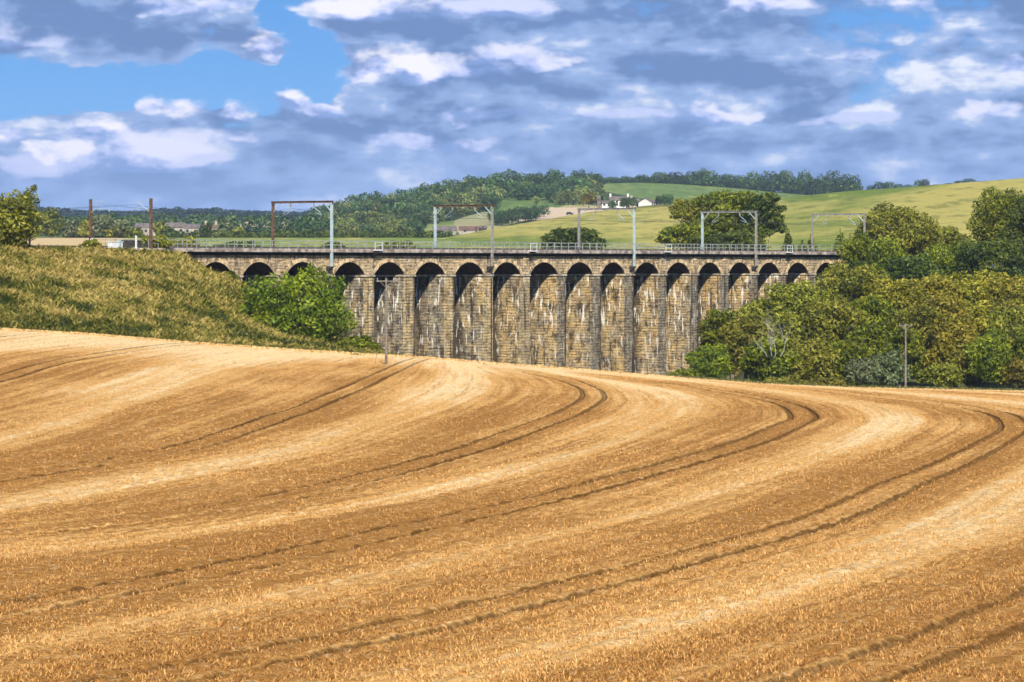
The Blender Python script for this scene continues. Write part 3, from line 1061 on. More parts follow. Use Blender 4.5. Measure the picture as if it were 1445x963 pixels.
def tree(name, px, py, hw, hh, Y, mat, label, cat='tree', group=None, seed=0, ybase=None, leaf=.30, dens=1.0, nb=16, br=.36,
         trunk=True, jit=.7, depth=None, flat=.75, tb=0.0):
    """crown centred on photo pixel (px,py), half sizes in pixels, at distance Y"""
    s = Y / F
    c = U(px, py, Y)
    rx, rz = hw * s * 1.13, hh * s * 1.13
    ry = depth if depth else rx * .85
    zb = (HY - ybase) * s if ybase else c[2] - rz * 1.1
    root = empty(name, (c[0], c[1], zb))
    tag(root, label, cat, group)
    bl = crown_blobs(rx, ry, rz, seed, nb, br, c[2] - zb, flat)
    area = 4 * math.pi * ((rx * ry) + (rx * rz) + (ry * rz)) / 3
    n = int(area / (leaf * leaf) * 1.9 * dens)
    V, Q, t = leaves(bl, n, leaf, seed + 100, jit, tintbias=tb)
    link('crown', np_mesh('crown', V, Q, fattrs={'tint': t}), FM[mat], root)
    if trunk:
        limbs(MB(), (0, 0, -.2), bl, max(.12, min(.45, rx * .07)), seed).build('trunk', MAT['bark'], root)
    return root


def Yv(sx, n=1.0):
    return float(vw(t_of(sx, n), n, 0)[1])


GB = 'trees and bushes of the wood on the right'
tree('round_bush', 417, 438, 74, 58, 452, 'bright', 'large rounded bright green bush at the foot of the embankment in front of the arches', 'bush', seed=1, ybase=494, leaf=.26, nb=22, br=.36, dens=1.25)
tree('round_bush', 368, 466, 26, 24, 447, 'bright', 'low green bush on the bank touching the left flank of the large rounded bush', 'bush', seed=21, ybase=492, leaf=.26, nb=12, br=.40)
tree('small_bush', 505, 488, 28, 14, 441, 'green', 'small low green bush at the foot of the leftmost full-height pier', 'bush', seed=2, ybase=502, leaf=.2, nb=10, br=.4, trunk=False)
tree('small_bush', 320, 391, 15, 9, Yv(320, -1.6), 'green', 'small green bush on the bank below the leftmost two arches', 'bush', seed=3, ybase=402, leaf=.2, nb=9, br=.4, trunk=False)
tree('hawthorn_tree', 10, 316, 42, 44, Yv(10, -1), 'olive', 'yellow-green tree at the left edge on top of the embankment', 'tree', seed=4, ybase=352, leaf=.26, nb=20, br=.34)
tree('sapling', 42, 282, 14, 22, Yv(42, -1), 'green', 'thin open sapling rising above the tree at the left edge', 'tree', seed=5, ybase=345, leaf=.17, nb=9, br=.33, dens=.45)
tree('sapling', 218, 342, 22, 9, Yv(218, .4), 'olive', 'low olive shrub at the foot of the brown masts where the railing starts', 'shrub', seed=50, ybase=354, leaf=.18, nb=9, br=.4, trunk=False)
tree('sapling', 128, 345, 14, 8, Yv(128, .4), 'olive', 'small shrub at the foot of the left brown catenary mast', 'shrub', seed=51, ybase=354, leaf=.18, nb=7, br=.4, trunk=False)

WOOD = [
    # px, py, hw, hh, Y, mat, name, label, leaf, dens
    (1004, 512, 30, 27, 497, 'bright', 'elder_bush', 'vivid light green bush beside the rightmost clear pier foot'),
    (1020, 473, 38, 38, 528, 'green', 'sycamore', 'dark green tree reaching left in front of the lower piers'),
    (1052, 489, 42, 46, 516, 'olive', 'ash_tree', 'dense brownish green tree just left of the bare silvery branches'),
    (1090, 512, 44, 38, 503, 'green', 'ash_tree', 'green tree low at the field edge below the bare silvery branches'),
    (1078, 447, 36, 30, 545, 'olive', 'ash_tree', 'olive tree top under the second arch from the right end'),
    (1128, 430, 46, 36, 540, 'olive', 'ash_tree', 'olive crown behind the bare silvery branches in front of the last piers'),
    (1168, 470, 50, 50, 520, 'olive', 'ash_tree', 'wide olive crown right of the bare silvery branches'),
    (1140, 514, 48, 36, 503, 'brown', 'ash_tree', 'brownish tree by the reddish weeds at the field edge'),
    (1205, 415, 58, 42, 545, 'olive', 'ash_tree', 'broad sunlit olive crown below the right end of the viaduct'),
    (1222, 462, 46, 46, 524, 'green', 'ash_tree', 'dark green crown left of the tall pole'),
    (1195, 512, 40, 36, 506, 'green', 'ash_tree', 'dark green tree behind the grey-green willow bush'),
    (1262, 430, 48, 40, 540, 'yellow', 'ash_tree', 'yellowish olive crown directly above the tall pole'),
    (1308, 425, 56, 40, 548, 'yellow', 'oak_tree', 'yellow-olive crown right of the tall pole, in the upper rank of the wood'),
    (1372, 420, 56, 38, 550, 'yellow', 'oak_tree', 'golden olive crown near the right edge below the dark trees'),
    (1430, 425, 46, 42, 546, 'yellow', 'oak_tree', 'yellow-olive crown at the right edge, just below the dark trees'),
    (1300, 478, 46, 52, 515, 'olive', 'oak_tree', 'tall olive tree directly right of the tall pole'),
    (1348, 492, 42, 48, 510, 'yellow', 'oak_tree', 'yellowish tree left of the glossy light-leaved bush'),
    (1268, 500, 34, 40, 510, 'green', 'ash_tree', 'shaded green tree directly behind the tall pole'),
    (1397, 505, 30, 40, 500, 'green', 'laurel_bush', 'glossy light-leaved upright bush near the right edge of the field'),
    (1428, 478, 40, 50, 518, 'olive', 'oak_tree', 'olive tree right of the glossy light-leaved bush'),
    (1470, 500, 45, 52, 508, 'green', 'oak_tree', 'green tree at the right frame edge by the field'),
    (1218, 526, 26, 20, 497, 'grey', 'willow_bush', 'grey-green willow bush at the field edge left of the pole, the left one'),
    (1252, 522, 26, 25, 497, 'grey', 'willow_bush', 'grey-green willow bush at the field edge nearest the tall pole'),
    (1330, 530, 34, 18, 499, 'olive', 'bramble_bush', 'low olive bramble right of the pole at the field edge'),
    (1440, 528, 30, 22, 498, 'brown', 'bramble_bush', 'low brownish bramble at the right end of the field edge'),
    (968, 531, 24, 9, 486, 'green', 'bramble_bush', 'very low green bramble at the foot of the rightmost clear pier'),
    (1105, 541, 32, 10, 486, 'olive', 'bramble_bush', 'low bramble below the bare silvery branches'),
    (1168, 541, 26, 9, 489, 'brown', 'bracken_patch', 'reddish brown bracken patch at the field edge'),
    (1440, 500, 40, 44, 512, 'olive', 'oak_tree', 'olive tree behind the low brownish bramble at the right edge'),
    (1375, 462, 44, 38, 532, 'yellow', 'oak_tree', 'sunlit yellowish crown in the middle rank above the glossy light-leaved bush'),
    (1328, 455, 44, 40, 530, 'yellow', 'oak_tree', 'yellowish crown in the middle rank of the wood, right of the pole top'),
    (1425, 455, 44, 40, 534, 'olive', 'oak_tree', 'olive crown in the middle rank at the right edge'),
    (1368, 520, 34, 30, 506, 'olive', 'oak_tree', 'low olive tree touching the left side of the glossy light-leaved bush'),
    (1235, 490, 40, 40, 514, 'green', 'ash_tree', 'green crown above the two grey-green willow bushes'),
    (1100, 476, 44, 40, 520, 'olive', 'ash_tree', 'olive crown that the bare silvery branches stand against'),
    # upper rank
    (1262, 335, 62, 50, 650, 'olive', 'oak_tree', 'large rounded tree rising against the pasture right of the farthest portal'),
    (1240, 370, 44, 36, 625, 'green', 'oak_tree', 'dark green tree in front of the large rounded tree'),
    (1330, 350, 44, 36, 660, 'olive', 'oak_tree', 'lower olive tree in the dip between the two tall crowns'),
    (1345, 378, 50, 34, 630, 'green', 'oak_tree', 'dark green tree below the dip between the two tall crowns'),
    (1415, 318, 50, 56, 640, 'green', 'oak_tree', 'tallest tree at the right edge in front of the pasture'),
    (1455, 335, 44, 58, 630, 'dark', 'oak_tree', 'dark tree cut by the right frame edge'),
    (1400, 372, 50, 36, 618, 'dark', 'oak_tree', 'very dark green tree above the golden olive crowns'),
    (1290, 385, 44, 26, 612, 'dark', 'oak_tree', 'dark shaded tree above the yellowish crowns'),
    (1208, 362, 22, 30, 605, 'green', 'yew_bush', 'narrow bushy tree growing over the right end of the railing'),
    (1206, 386, 26, 18, 595, 'dark', 'yew_bush', 'dark bush covering the last arch of the viaduct'),
    (1550, 450, 70, 90, 530, 'olive', 'oak_tree', 'olive tree beyond the right edge of the wood'),
    (1540, 350, 70, 60, 640, 'green', 'oak_tree', 'green tree beyond the right edge in the upper rank'),
]
for i, (px, py, hw, hh, Y, mt, nm, lab) in enumerate(WOOD):
    tall = nm in ('oak_tree', 'ash_tree')
    small = hw < 34
    tree(nm, px, py, hw, hh, Y, mt, lab, 'bush' if 'bush' in nm or 'bramble' in nm or 'bracken' in nm else 'tree', GB, seed=200 + i,
         ybase=py + hh * 1.15, leaf=.21 if small else .27, nb=12 if small else 24, br=.40 if small else .30,
         trunk=tall, dens=1.1, tb=.12 if nm == 'laurel_bush' else 0)

# bare silvery tree
root = empty('dead_tree', tuple(U(1092, 505, 497)))
tag(root, 'bare silvery dead tree with forked white branches in front of the olive trees', 'tree')
rr = random.Random(11)
mb = MB()
def branch(p, d, L, r, lev):
    pts = [p]; dd_ = d.copy()
    for k in range(4):
        dd_ = (dd_ + Vector((rr.uniform(-.35, .35), rr.uniform(-.25, .25), rr.uniform(-.05, .25)))).normalized()
        pts.append(pts[-1] + dd_ * L / 4)
    mb.path(pts, [r * (1 - .18 * k) for k in range(5)], 5)
    if lev > 0:
        for k in range(3):
            q = pts[rr.randint(1, 4)]
            nd = (dd_ + Vector((rr.uniform(-1.1, 1.1), rr.uniform(-.5, .3), rr.uniform(-.2, .6)))).normalized()
            branch(q, nd, L * rr.uniform(.5, .75), r * .6, lev - 1)
for dx, L in ((-.25, 3.4), (.15, 4.0), (.75, 4.2), (-.8, 2.8)):
    branch(Vector((dx * 1.2, 0, .2)), Vector((dx * .6, 0, 1)).normalized(), L * .85, .055, 3)
mb.build('branches', MAT['deadbark'], root)

# behind the viaduct
tree('sycamore', 806, 343, 47, 24, 760, 'dark', 'dark green rounded tree showing above the railing left of the middle', 'tree', seed=31, ybase=372, leaf=.42, nb=16)
tree('pine_tree', 1035, 310, 62, 44, 735, 'green', 'broad tallest pine behind the railing, its crown flat-topped', 'tree', seed=32, ybase=372, leaf=.36, nb=26, br=.29, flat=.55)
tree('pine_tree', 1075, 305, 34, 36, 728, 'dark', 'dark right flank pine of the clump behind the railing', 'tree', seed=33, ybase=372, leaf=.36, nb=16, br=.32, flat=.5)
tree('pine_tree', 975, 298, 34, 22, 745, 'olive', 'olive pine with airy crown at the left of the clump behind the railing', 'tree', seed=34, ybase=372, leaf=.34, nb=12, br=.30, flat=.5, dens=.6)
tree('pine_tree', 962, 335, 42, 20, 725, 'green', 'low spreading green tree at the left foot of the pine clump', 'tree', seed=35, ybase=368, leaf=.36, nb=14)
tree('pine_tree', 1030, 345, 60, 20, 722, 'dark', 'dark low growth between the pine trunks behind the railing', 'tree', seed=36, ybase=372, leaf=.36, nb=14)


def conifer(px, ytop, ybase, hw, Y, mat, label, seed, group=None):
    s = Y / F
    c = U(px, ybase, Y)
    H = (ybase - ytop) * s; R = hw * s
    root = empty('spruce_tree', tuple(c)); tag(root, label, 'tree', group)
    bl = []
    r = random.Random(seed)
    for k in range(14):
        f = k / 13
        rad = R * (1 - f) * .8 + .1 * R
        for j in range(4 if f < .8 else 1):
            a = r.uniform(0, 6.28)
            bl.append((math.cos(a) * rad * .55, math.sin(a) * rad * .55, H * (.08 + .88 * f), rad * .6 + .05, rad * .6 + .05, H * .06))
    V, Q, t = leaves(bl, 2200, .22, seed, .8)
    link('crown', np_mesh('crown', V, Q, fattrs={'tint': t}), FM[mat], root)
    MB().bar((0, 0, -.5), (0, 0, H * .95), .15, .03).build('trunk', MAT['bark'], root)


conifer(1112, 322, 366, 12, 700, 'dark', 'small dark conifer just right of the pine clump behind the railing', 61)
conifer(1145, 330, 366, 13, 700, 'olive', 'small bushy conifer left of the farthest portal', 62)
conifer(1186, 324, 366, 15, 690, 'green', 'pointed conifer between the masts of the farthest portal', 63)
conifer(1132, 338, 366, 11, 690, 'green', 'lowest small conifer between the two conifers right of the pines', 64)
tree('scrub_bush', 470, 350, 20, 8, 640, 'dark', 'dark scrub seen through the railing right of the first portal', 'bush', seed=65, leaf=.3, nb=8, trunk=False)
tree('scrub_bush', 565, 348, 28, 9, 640, 'green', 'green scrub seen through the railing between the first two portals', 'bush', seed=66, leaf=.3, nb=8, trunk=False)
tree('scrub_bush', 340, 348, 34, 8, 640, 'dark', 'dark scrub seen through the railing left of the first portal', 'bush', seed=67, leaf=.3, nb=8, trunk=False)
tree('scrub_bush', 258, 346, 26, 10, 600, 'olive', 'olive scrub seen through the left start of the railing', 'bush', seed=68, leaf=.3, nb=8, trunk=False)


# ------------------------------------------------------------------ far terrain
def far_surface(name, sx, y_near, Yn, y_far, Yfar, mat, paint, pw=1.0, nr=60, drop=40, seed=1, amp=.8):
    """sx: column array; y_near/y_far photo rows; Yn/Yfar distances"""
    v = np.linspace(0, 1, nr)[:, None]
    Y = Yn[None, :] * (1 - v) + Yfar[None, :] * v
    py = y_near[None, :] * (1 - v ** pw) + y_far[None, :] * v ** pw
    X = (sx[None, :] - CX) * Y / F
    Z = (HY - py) * Y / F
    Z = Z + amp * fbm(X * .01, Y * .006, seed, 3) * np.sin(v * math.pi)
    km, pl, dg = paint(np.broadcast_to(sx[None, :], py.shape), py)
    P = np.stack([X, Y, Z], -1)
    ex = []
    for k in (1, 2, 3):
        Q = P[-1].copy(); Q[:, 1] += 60 * k; Q[:, 2] -= drop * k * k / 9; ex.append(Q)
    P2 = np.concatenate([P, np.array(ex)], 0)
    pad = lambda a: np.concatenate([a, np.repeat(a[-1:], 3, 0)], 0)
    o = link(name, grid_mesh(name, P2, {'kindmix': pad(km), 'pale': pad(pl), 'darkgrass': pad(dg)}), mat)
    tag(o, kind='structure')

    def at(px, py_):
        j = (px - sx[0]) / (sx[1] - sx[0]); j0 = int(np.clip(j, 0, len(sx) - 2)); f = j - j0
        col = py[:, j0] * (1 - f) + py[:, j0 + 1] * f
        i = np.interp(-py_, -col, np.arange(nr))
        i0 = int(np.clip(i, 0, nr - 2)); g = i - i0
        q = (P[i0, j0] * (1 - g) + P[i0 + 1, j0] * g) * (1 - f) + (P[i0, j0 + 1] * (1 - g) + P[i0 + 1, j0 + 1] * g) * f
        return q
    return at


def inpoly(x, y, poly):
    x = np.asarray(x, float); y = np.asarray(y, float)
    c = np.zeros(x.shape, bool)
    n = len(poly); j = n - 1
    for i in range(n):
        xi, yi = poly[i]; xj, yj = poly[j]
        c ^= ((yi > y) != (yj > y)) & (x < (xj - xi) * (y - yi) / (yj - yi + 1e-9) + xi)
        j = i
    return c


def col(n0, n1, k): return np.linspace(n0, n1, k)


# plain beyond the viaduct on the left
sx = col(-900, 900, 200)
def p_plain(s, y):
    km = .35 + .3 * vnoise(s * .02, y * .3, 3) + .5 * sstep(140, 60, s)
    pl = .85 * sstep(190, 160, s) * sstep(353, 348, y)
    return km, pl, 0 * s
atP = far_surface('valley_field', sx, np.full(200, 364.), np.full(200, 590.), np.full(200, 335.5), np.full(200, 1500.), MAT['plain'], p_plain, 1.0)
sx = col(-900, 760, 200)
def p_mid(s, y):
    pl = .9 * inpoly(s, y, [(320, 324), (345, 314), (420, 312), (418, 321), (360, 322)])
    dg = .5 + 0 * s
    return .4 + 0 * s, pl, dg * (1 - pl)
atM = far_surface('middle_field', sx, np.full(200, 336.5), np.full(200, 1515.), np.full(200, 311.), np.full(200, 3200.), MAT['hillfar'], p_mid, .9)
# far left ridge
sx = col(-900, 700, 200)
def p_dark(s, y): return 0 * s, 0 * s, 1 + 0 * s
yr = np.interp(sx, [-900, 0, 60, 100, 180, 260, 330, 400, 480, 700], [300, 302, 302, 305, 307, 303, 305, 308, 305, 300])
atF = far_surface('far_ridge', sx, np.full(200, 318.), np.full(200, 3400.), yr, np.full(200, 4300.), MAT['hillfar'], p_dark, 1.0)
# wooded hill
sx = col(380, 960, 260)
yr = np.interp(sx, [380, 415, 440, 480, 520, 560, 620, 660, 720, 780, 820, 845, 870, 960], [342, 336, 322, 304, 295, 290, 281, 271, 268, 264, 262, 268, 274, 290])
OPEN_GREEN = [(688, 300), (700, 284), (722, 277), (760, 279), (842, 288), (870, 300), (780, 303)]
SAND = [(728, 312), (752, 300), (772, 294), (850, 294), (870, 312)]
MOUND = [(790, 294), (800, 289.5), (840, 288), (880, 292), (880, 296), (800, 297)]
TANP = [(640, 312), (680, 300), (765, 296), (745, 312), (690, 325), (640, 330)]
def p_wood(s, y):
    g = inpoly(s, y, OPEN_GREEN); sd = inpoly(s, y, SAND); mo = inpoly(s, y, MOUND); tn = inpoly(s, y, TANP)
    lo = inpoly(s, y, [(590, 336), (600, 318), (625, 312), (700, 312), (700, 336)]) & ~tn
    pl = np.where(sd, .95, 0.) + np.where(tn & ~sd, .35, 0); 
    km = np.where(g, .25, .5) + np.where(mo, .6, 0)
    dg = np.where(g | sd | mo | tn | lo, 0., 1.)
    pl = np.where(mo & ~sd, .3, pl)
    return km, np.clip(pl, 0, 1), dg
atW = far_surface('wooded_hill', sx, np.full(260, 343.), np.full(260, 1750.), yr, np.full(260, 2700.), MAT['hillfar'], p_wood, .95, nr=160)
# far green hill with strip of trees
sx = col(770, 1500, 240)
yr = np.interp(sx, [770, 830, 900, 960, 1030, 1100, 1160, 1250, 1500], [266, 257.5, 256.5, 258.5, 264, 271, 275, 270, 260])
def p_green(s, y):
    km = .25 + .35 * sstep(880, 830, s) + .5 * sstep(1120, 1160, s)
    return km, 0 * s, .8 * inpoly(s, y, [(935, 287), (938, 283), (1000, 282), (1000, 288)])
atG = far_surface('green_hill', sx, np.full(240, 312.), np.full(240, 2250.), yr, np.full(240, 3100.), MAT['hillfar'], p_green, .9, nr=80)
# near pasture hill
sx = col(540, 2100, 320)
yr = np.interp(sx, [540, 600, 640, 680, 720, 780, 810, 840, 870, 900, 940, 990, 1050, 1140, 1200, 1260, 1300, 1380, 1445, 1700, 2100],
               [341, 338, 334, 325.5, 318, 308.5, 302.5, 298.5, 296, 291.5, 288, 287, 285, 276, 269.5, 266, 262.5, 256.5, 251.5, 240, 230])
Yr = np.interp(sx, [540, 900, 1140, 1445, 2100], [1350, 1800, 1600, 1300, 1200])
def p_near(s, y):
    yrr = np.interp(s, sx, yr)
    km = .72 + .22 * sstep(1200, 1350, s) - .55 * sstep(14, 2, y - yrr) * sstep(1080, 1160, s) * sstep(1400, 1300, s)
    km = km - .55 * sstep(331, 340, y + 0 * s) * sstep(950, 800, s)
    km = km + .35 * sstep(880, 980, s) * sstep(1060, 980, s) - .25 * sstep(1080, 1120, s) * sstep(1300, 1180, s)
    dg = .55 * inpoly(s, y, [(862, 297), (880, 288), (950, 287), (950, 291), (900, 294)])
    return km, 0 * s, dg
yrs = np.convolve(np.pad(yr, 4, mode='edge'), np.ones(9) / 9, 'valid')
yrs[0] = yr[0]
atH = far_surface('pasture_hill', sx, np.full(320, 372.), np.full(320, 690.), yrs, Yr, MAT['hillnear'], p_near, 1.0, nr=110, drop=25)


# ------------------------------------------------------------------ distant trees
def proto(kind, seed, H, R, mat, nleaf=800, leaf=.8):
    bl = crown_blobs(R, R, H * .44, seed, 12, .40, H * .52, .85)
    V, Q, t = leaves(bl, nleaf, leaf, seed, .55, inner=.05)
    me = np_mesh(kind, V, Q, fattrs={'tint': t})
    mb = MB().bar((0, 0, -1), (0, 0, H * .6), .4, .2)
    n0 = len(me.vertices)
    # trunk joined in: too small to show as a part
    Vt = np.array([tuple(v) for v in mb.v]); 
    allV = np.concatenate([V, Vt]); Tq = np.array([f for f in mb.f if len(f) == 4]) + len(V)
    me2 = np_mesh(kind, allV, np.concatenate([Q, Tq]), fattrs={'tint': np.concatenate([t, np.zeros(len(Tq))])})
    bpy.data.meshes.remove(me)
    me2.materials.append(FM[mat])
    return me2


PR = {'far': [proto('broadleaf_tree', 400 + i, 13, 5.6, 'far') for i in range(5)],
      'farolive': [proto('broadleaf_tree', 430 + i, 12, 5.4, 'farolive') for i in range(5)],
      'tall': [proto('broadleaf_tree', 450 + i, 16, 6.2, 'far', 900, .7) for i in range(3)]}


def put(name, me, p, sc, label, group, cat='tree', sz=None):
    o = bpy.data.objects.new(name, me)
    COL.objects.link(o)
    o.location = p
    o.rotation_euler = (0, 0, random.uniform(0, 6.28))
    s2 = sc * random.uniform(.85, 1.15)
    o.scale = (sc, sc, (sz or s2))
    tag(o, label, cat, group)
    return o


WOODP = [(412, 338), (425, 328), (440, 321), (480, 303), (560, 290), (620, 282), (660, 271), (720, 268), (780, 264), (822, 262), (842, 268), (848, 292),
         (800, 291), (760, 284), (722, 283), (700, 289), (690, 300), (660, 304), (640, 312), (600, 320), (585, 338)]
cnt = 0; tries = 0; pts = []
while cnt < 290 and tries < 40000:
    tries += 1
    x = random.uniform(412, 850); y = random.uniform(260, 338)
    if not bool(inpoly(x, y, WOODP)): continue
    if any((x - a) ** 2 / 1.6 + ((y - b) * 1.9) ** 2 < 72 for a, b in pts): continue
    pts.append((x, y)); cnt += 1
for (x, y) in pts:
    p = atW(x, y)
    low = (y > np.interp(x, [412, 480, 560, 700, 850], [330, 314, 305, 292, 284]))
    k = 'farolive' if (random.random() < (.6 if low else .22)) else 'far'
    put('broadleaf_tree', random.choice(PR[k]), p - np.array([0, 0, 1.0]), random.uniform(.82, 1.08) * (p[1] / 2250), 'one of the massed trees that make up the dense wood on the rounded hill', 'trees of the wooded hill')
# ridge strip on the far green hill
for i in range(84):
    x = 846 + (i // 2) * 8.8 + random.uniform(-4, 4)
    base = np.interp(x, [846, 900, 960, 1030, 1100, 1160, 1215], [259, 257.5, 260, 265, 272, 277, 276])
    hgt = np.interp(x, [846, 870, 940, 1010, 1060, 1090, 1140, 1180, 1215], [8, 12, 15, 22, 22, 24, 30, 30, 22])
    p = atG(x, base)
    put('ridge_tree', random.choice(PR['tall']), p - np.array([0, 0, 2.5]), random.uniform(1.0, 1.5), 'one of the blue-green trees in the unbroken belt along the skyline right of the farmhouse', 'trees of the skyline belt', sz=hgt * (1.18 if i % 2 else .85) * p[1] / F / 16 * random.uniform(.8, 1.35))
for i, (x, tp, w) in enumerate([(1228, 258, 7), (1240, 252, 9), (1254, 252, 10), (1268, 256, 9), (1282, 257, 8), (1296, 250, 8), (1306, 249, 8), (1322, 257, 7), (1340, 255, 8), (1354, 251, 9), (1368, 248, 10), (1378, 252, 6), (1390, 253, 5)]):
    s_ = 2400 / F
    b = float(np.interp(x, sx, yr)) + 2
    c = U(x, b, 1900)
    put('ridge_tree', random.choice(PR['tall']), c - np.array([0, 0, 1]), w * 1900 / F / 6.2, 'one of the small dark trees peeping over the brow of the right-hand pasture', 'trees beyond the brow of the pasture', sz=(b - tp) * 1900 / F / 16)
# shelter clump below the open green field
for i in range(22):
    x = random.uniform(690, 772); y = np.interp(x, [690, 772], [320, 310]) + random.uniform(-4, 2)
    p = atW(x, y)
    put('hedge_tree', random.choice(PR['far']), p, random.uniform(.55, .8) * .9, 'one of the small dark trees in the clump left of the sandy field', 'trees of the dark clump by the sandy field')
for x, y in ((757, 290), (833, 262), (843, 263), (838, 268), (930, 288), (938, 289), (946, 289), (864, 291), (880, 290), (884, 292), (892, 291)):
    p = atW(x, y) if x < 850 else (atH(x, y + 3) if x < 900 else atH(x, 289.5))
    put('farm_tree', random.choice(PR['farolive'] if x < 800 else PR['far']), p, .42 if x != 757 else .5, 'one of the little trees dotted around the white farmhouse', 'trees around the farmhouse')
# left: nearer field trees
for i, (x, yb, h, w, k) in enumerate([(62, 338, 40, 26, 'green'), (100, 338, 26, 14, 'grey'), (122, 338, 28, 14, 'olive'), (143, 337, 34, 16, 'grey'), (172, 337, 26, 15, 'grey'), (188, 338, 16, 14, 'green'), (160, 338, 20, 12, 'olive'),
                                      (225, 336, 24, 10, 'green'), (235, 337, 16, 12, 'dark'), (292, 335, 18, 8, 'dark'), (318, 336, 28, 12, 'grey'), (335, 336, 14, 12, 'olive')]):
    tree('field_tree', x, yb - h * .55, w, h * .5, 1480 if i < 7 else 1560, k, ['dark grey-green tree behind the yellow-green tree at the left edge', 'grey-green round tree left of the left brown mast',
         'olive round tree just left of the left brown mast', 'tall grey-green tree just right of the left brown mast', 'pale round tree between the two brown masts', 'low green tree left of the long stone barn', 'low olive tree between the two tall grey-green trees',
         'small green tree in front of the long stone barn', 'dark bush in front of the stone barns', 'dark little tree beside the red-gabled cottage', 'tree right of the red-gabled cottage', 'low olive tree at the edge of the brown far field'][i],
         'tree', 'field trees beyond the embankment', seed=500 + i, ybase=yb, leaf=.8, nb=9, br=.42, trunk=False)


# far woods as masses
def woodmass(name, pts, mat, label, leaf, per, seed):
    B = []
    r = np.random.default_rng(seed)
    for (p, R, H) in pts:
        B.append((p[0], p[1], p[2] + H * .5, R, R, H * .5))
        B.append((p[0] + R * r.uniform(-.5, .5), p[1] - R * .3, p[2] + H * .75, R * .6, R * .6, H * .3))
    V, Q, t = leaves(B, per * len(B), leaf, seed, .5, inner=0)
    tag(link(name, np_mesh(name, V, Q, fattrs={'tint': t}), FM[mat]), label, 'wood', kind='stuff')


W_ = []
for x in np.arange(-260, 470, 6.0):
    for k in range(3):
        tp = np.interp(x, [-260, 0, 40, 70, 110, 150, 200, 240, 300, 360, 400, 430, 470], [290, 290, 291, 294, 296, 301, 297, 293, 294, 299, 296, 296, 292])
        b = 303 + k * 6 + random.uniform(-2, 2)
        p = atF(x + random.uniform(-4, 4), min(b, 317))
        Hh = (b - (tp + k * 7 + random.uniform(-2, 3))) * p[1] / F
        W_.append((p, random.uniform(6, 10), max(7, Hh)))
woodmass('distant_wood', W_, 'distant', 'hazy blue mass of distant woods along the skyline at the left', 1.6, 90, 70)
W_ = []
for x in np.arange(-200, 470, 4.5):
    yb = 330 + random.uniform(-3, 3)
    if 188 < x < 312: yb = 323
    if 322 < x < 425: yb = 329
    p = atM(x, yb)
    W_.append((p, random.uniform(3.5, 6.5), random.uniform(6, 10)))
woodmass('hedge_wood', W_, 'far', 'belt of bluish scrub and small trees behind the pale fields at the left', 1.0, 80, 71)


def hedge(name, x0, x1, yb, Y, hpx, mat, label, seed):
    W2 = []
    r = random.Random(seed)
    for x in np.arange(x0, x1, hpx * .55):
        p = U(x, (yb if not callable(yb) else yb(x)), Y)
        W2.append((p, hpx * .5 * Y / F * r.uniform(.8, 1.3), hpx * Y / F * r.uniform(.7, 1.3)))
    B = []
    c0 = W2[0][0]
    for (p, R, H) in W2: B.append((p[0] - c0[0], 0, H * .5, R, R, H * .5))
    V, Q, t = leaves(B, 110 * len(B), .55, seed, .6, inner=0)
    o = link(name, np_mesh(name, V, Q, fattrs={'tint': t}), FM[mat])
    o.location = c0
    tag(o, label, 'hedge')


hedge('hedgerow', 95, 235, 338, 1490, 5, 'green', 'low green hedge along the far side of the pale yellow field', 80)
hedge('hedgerow', 235, 640, 336.5, 1495, 9, 'dark', 'long dark hedge along the far side of the light green field', 81)


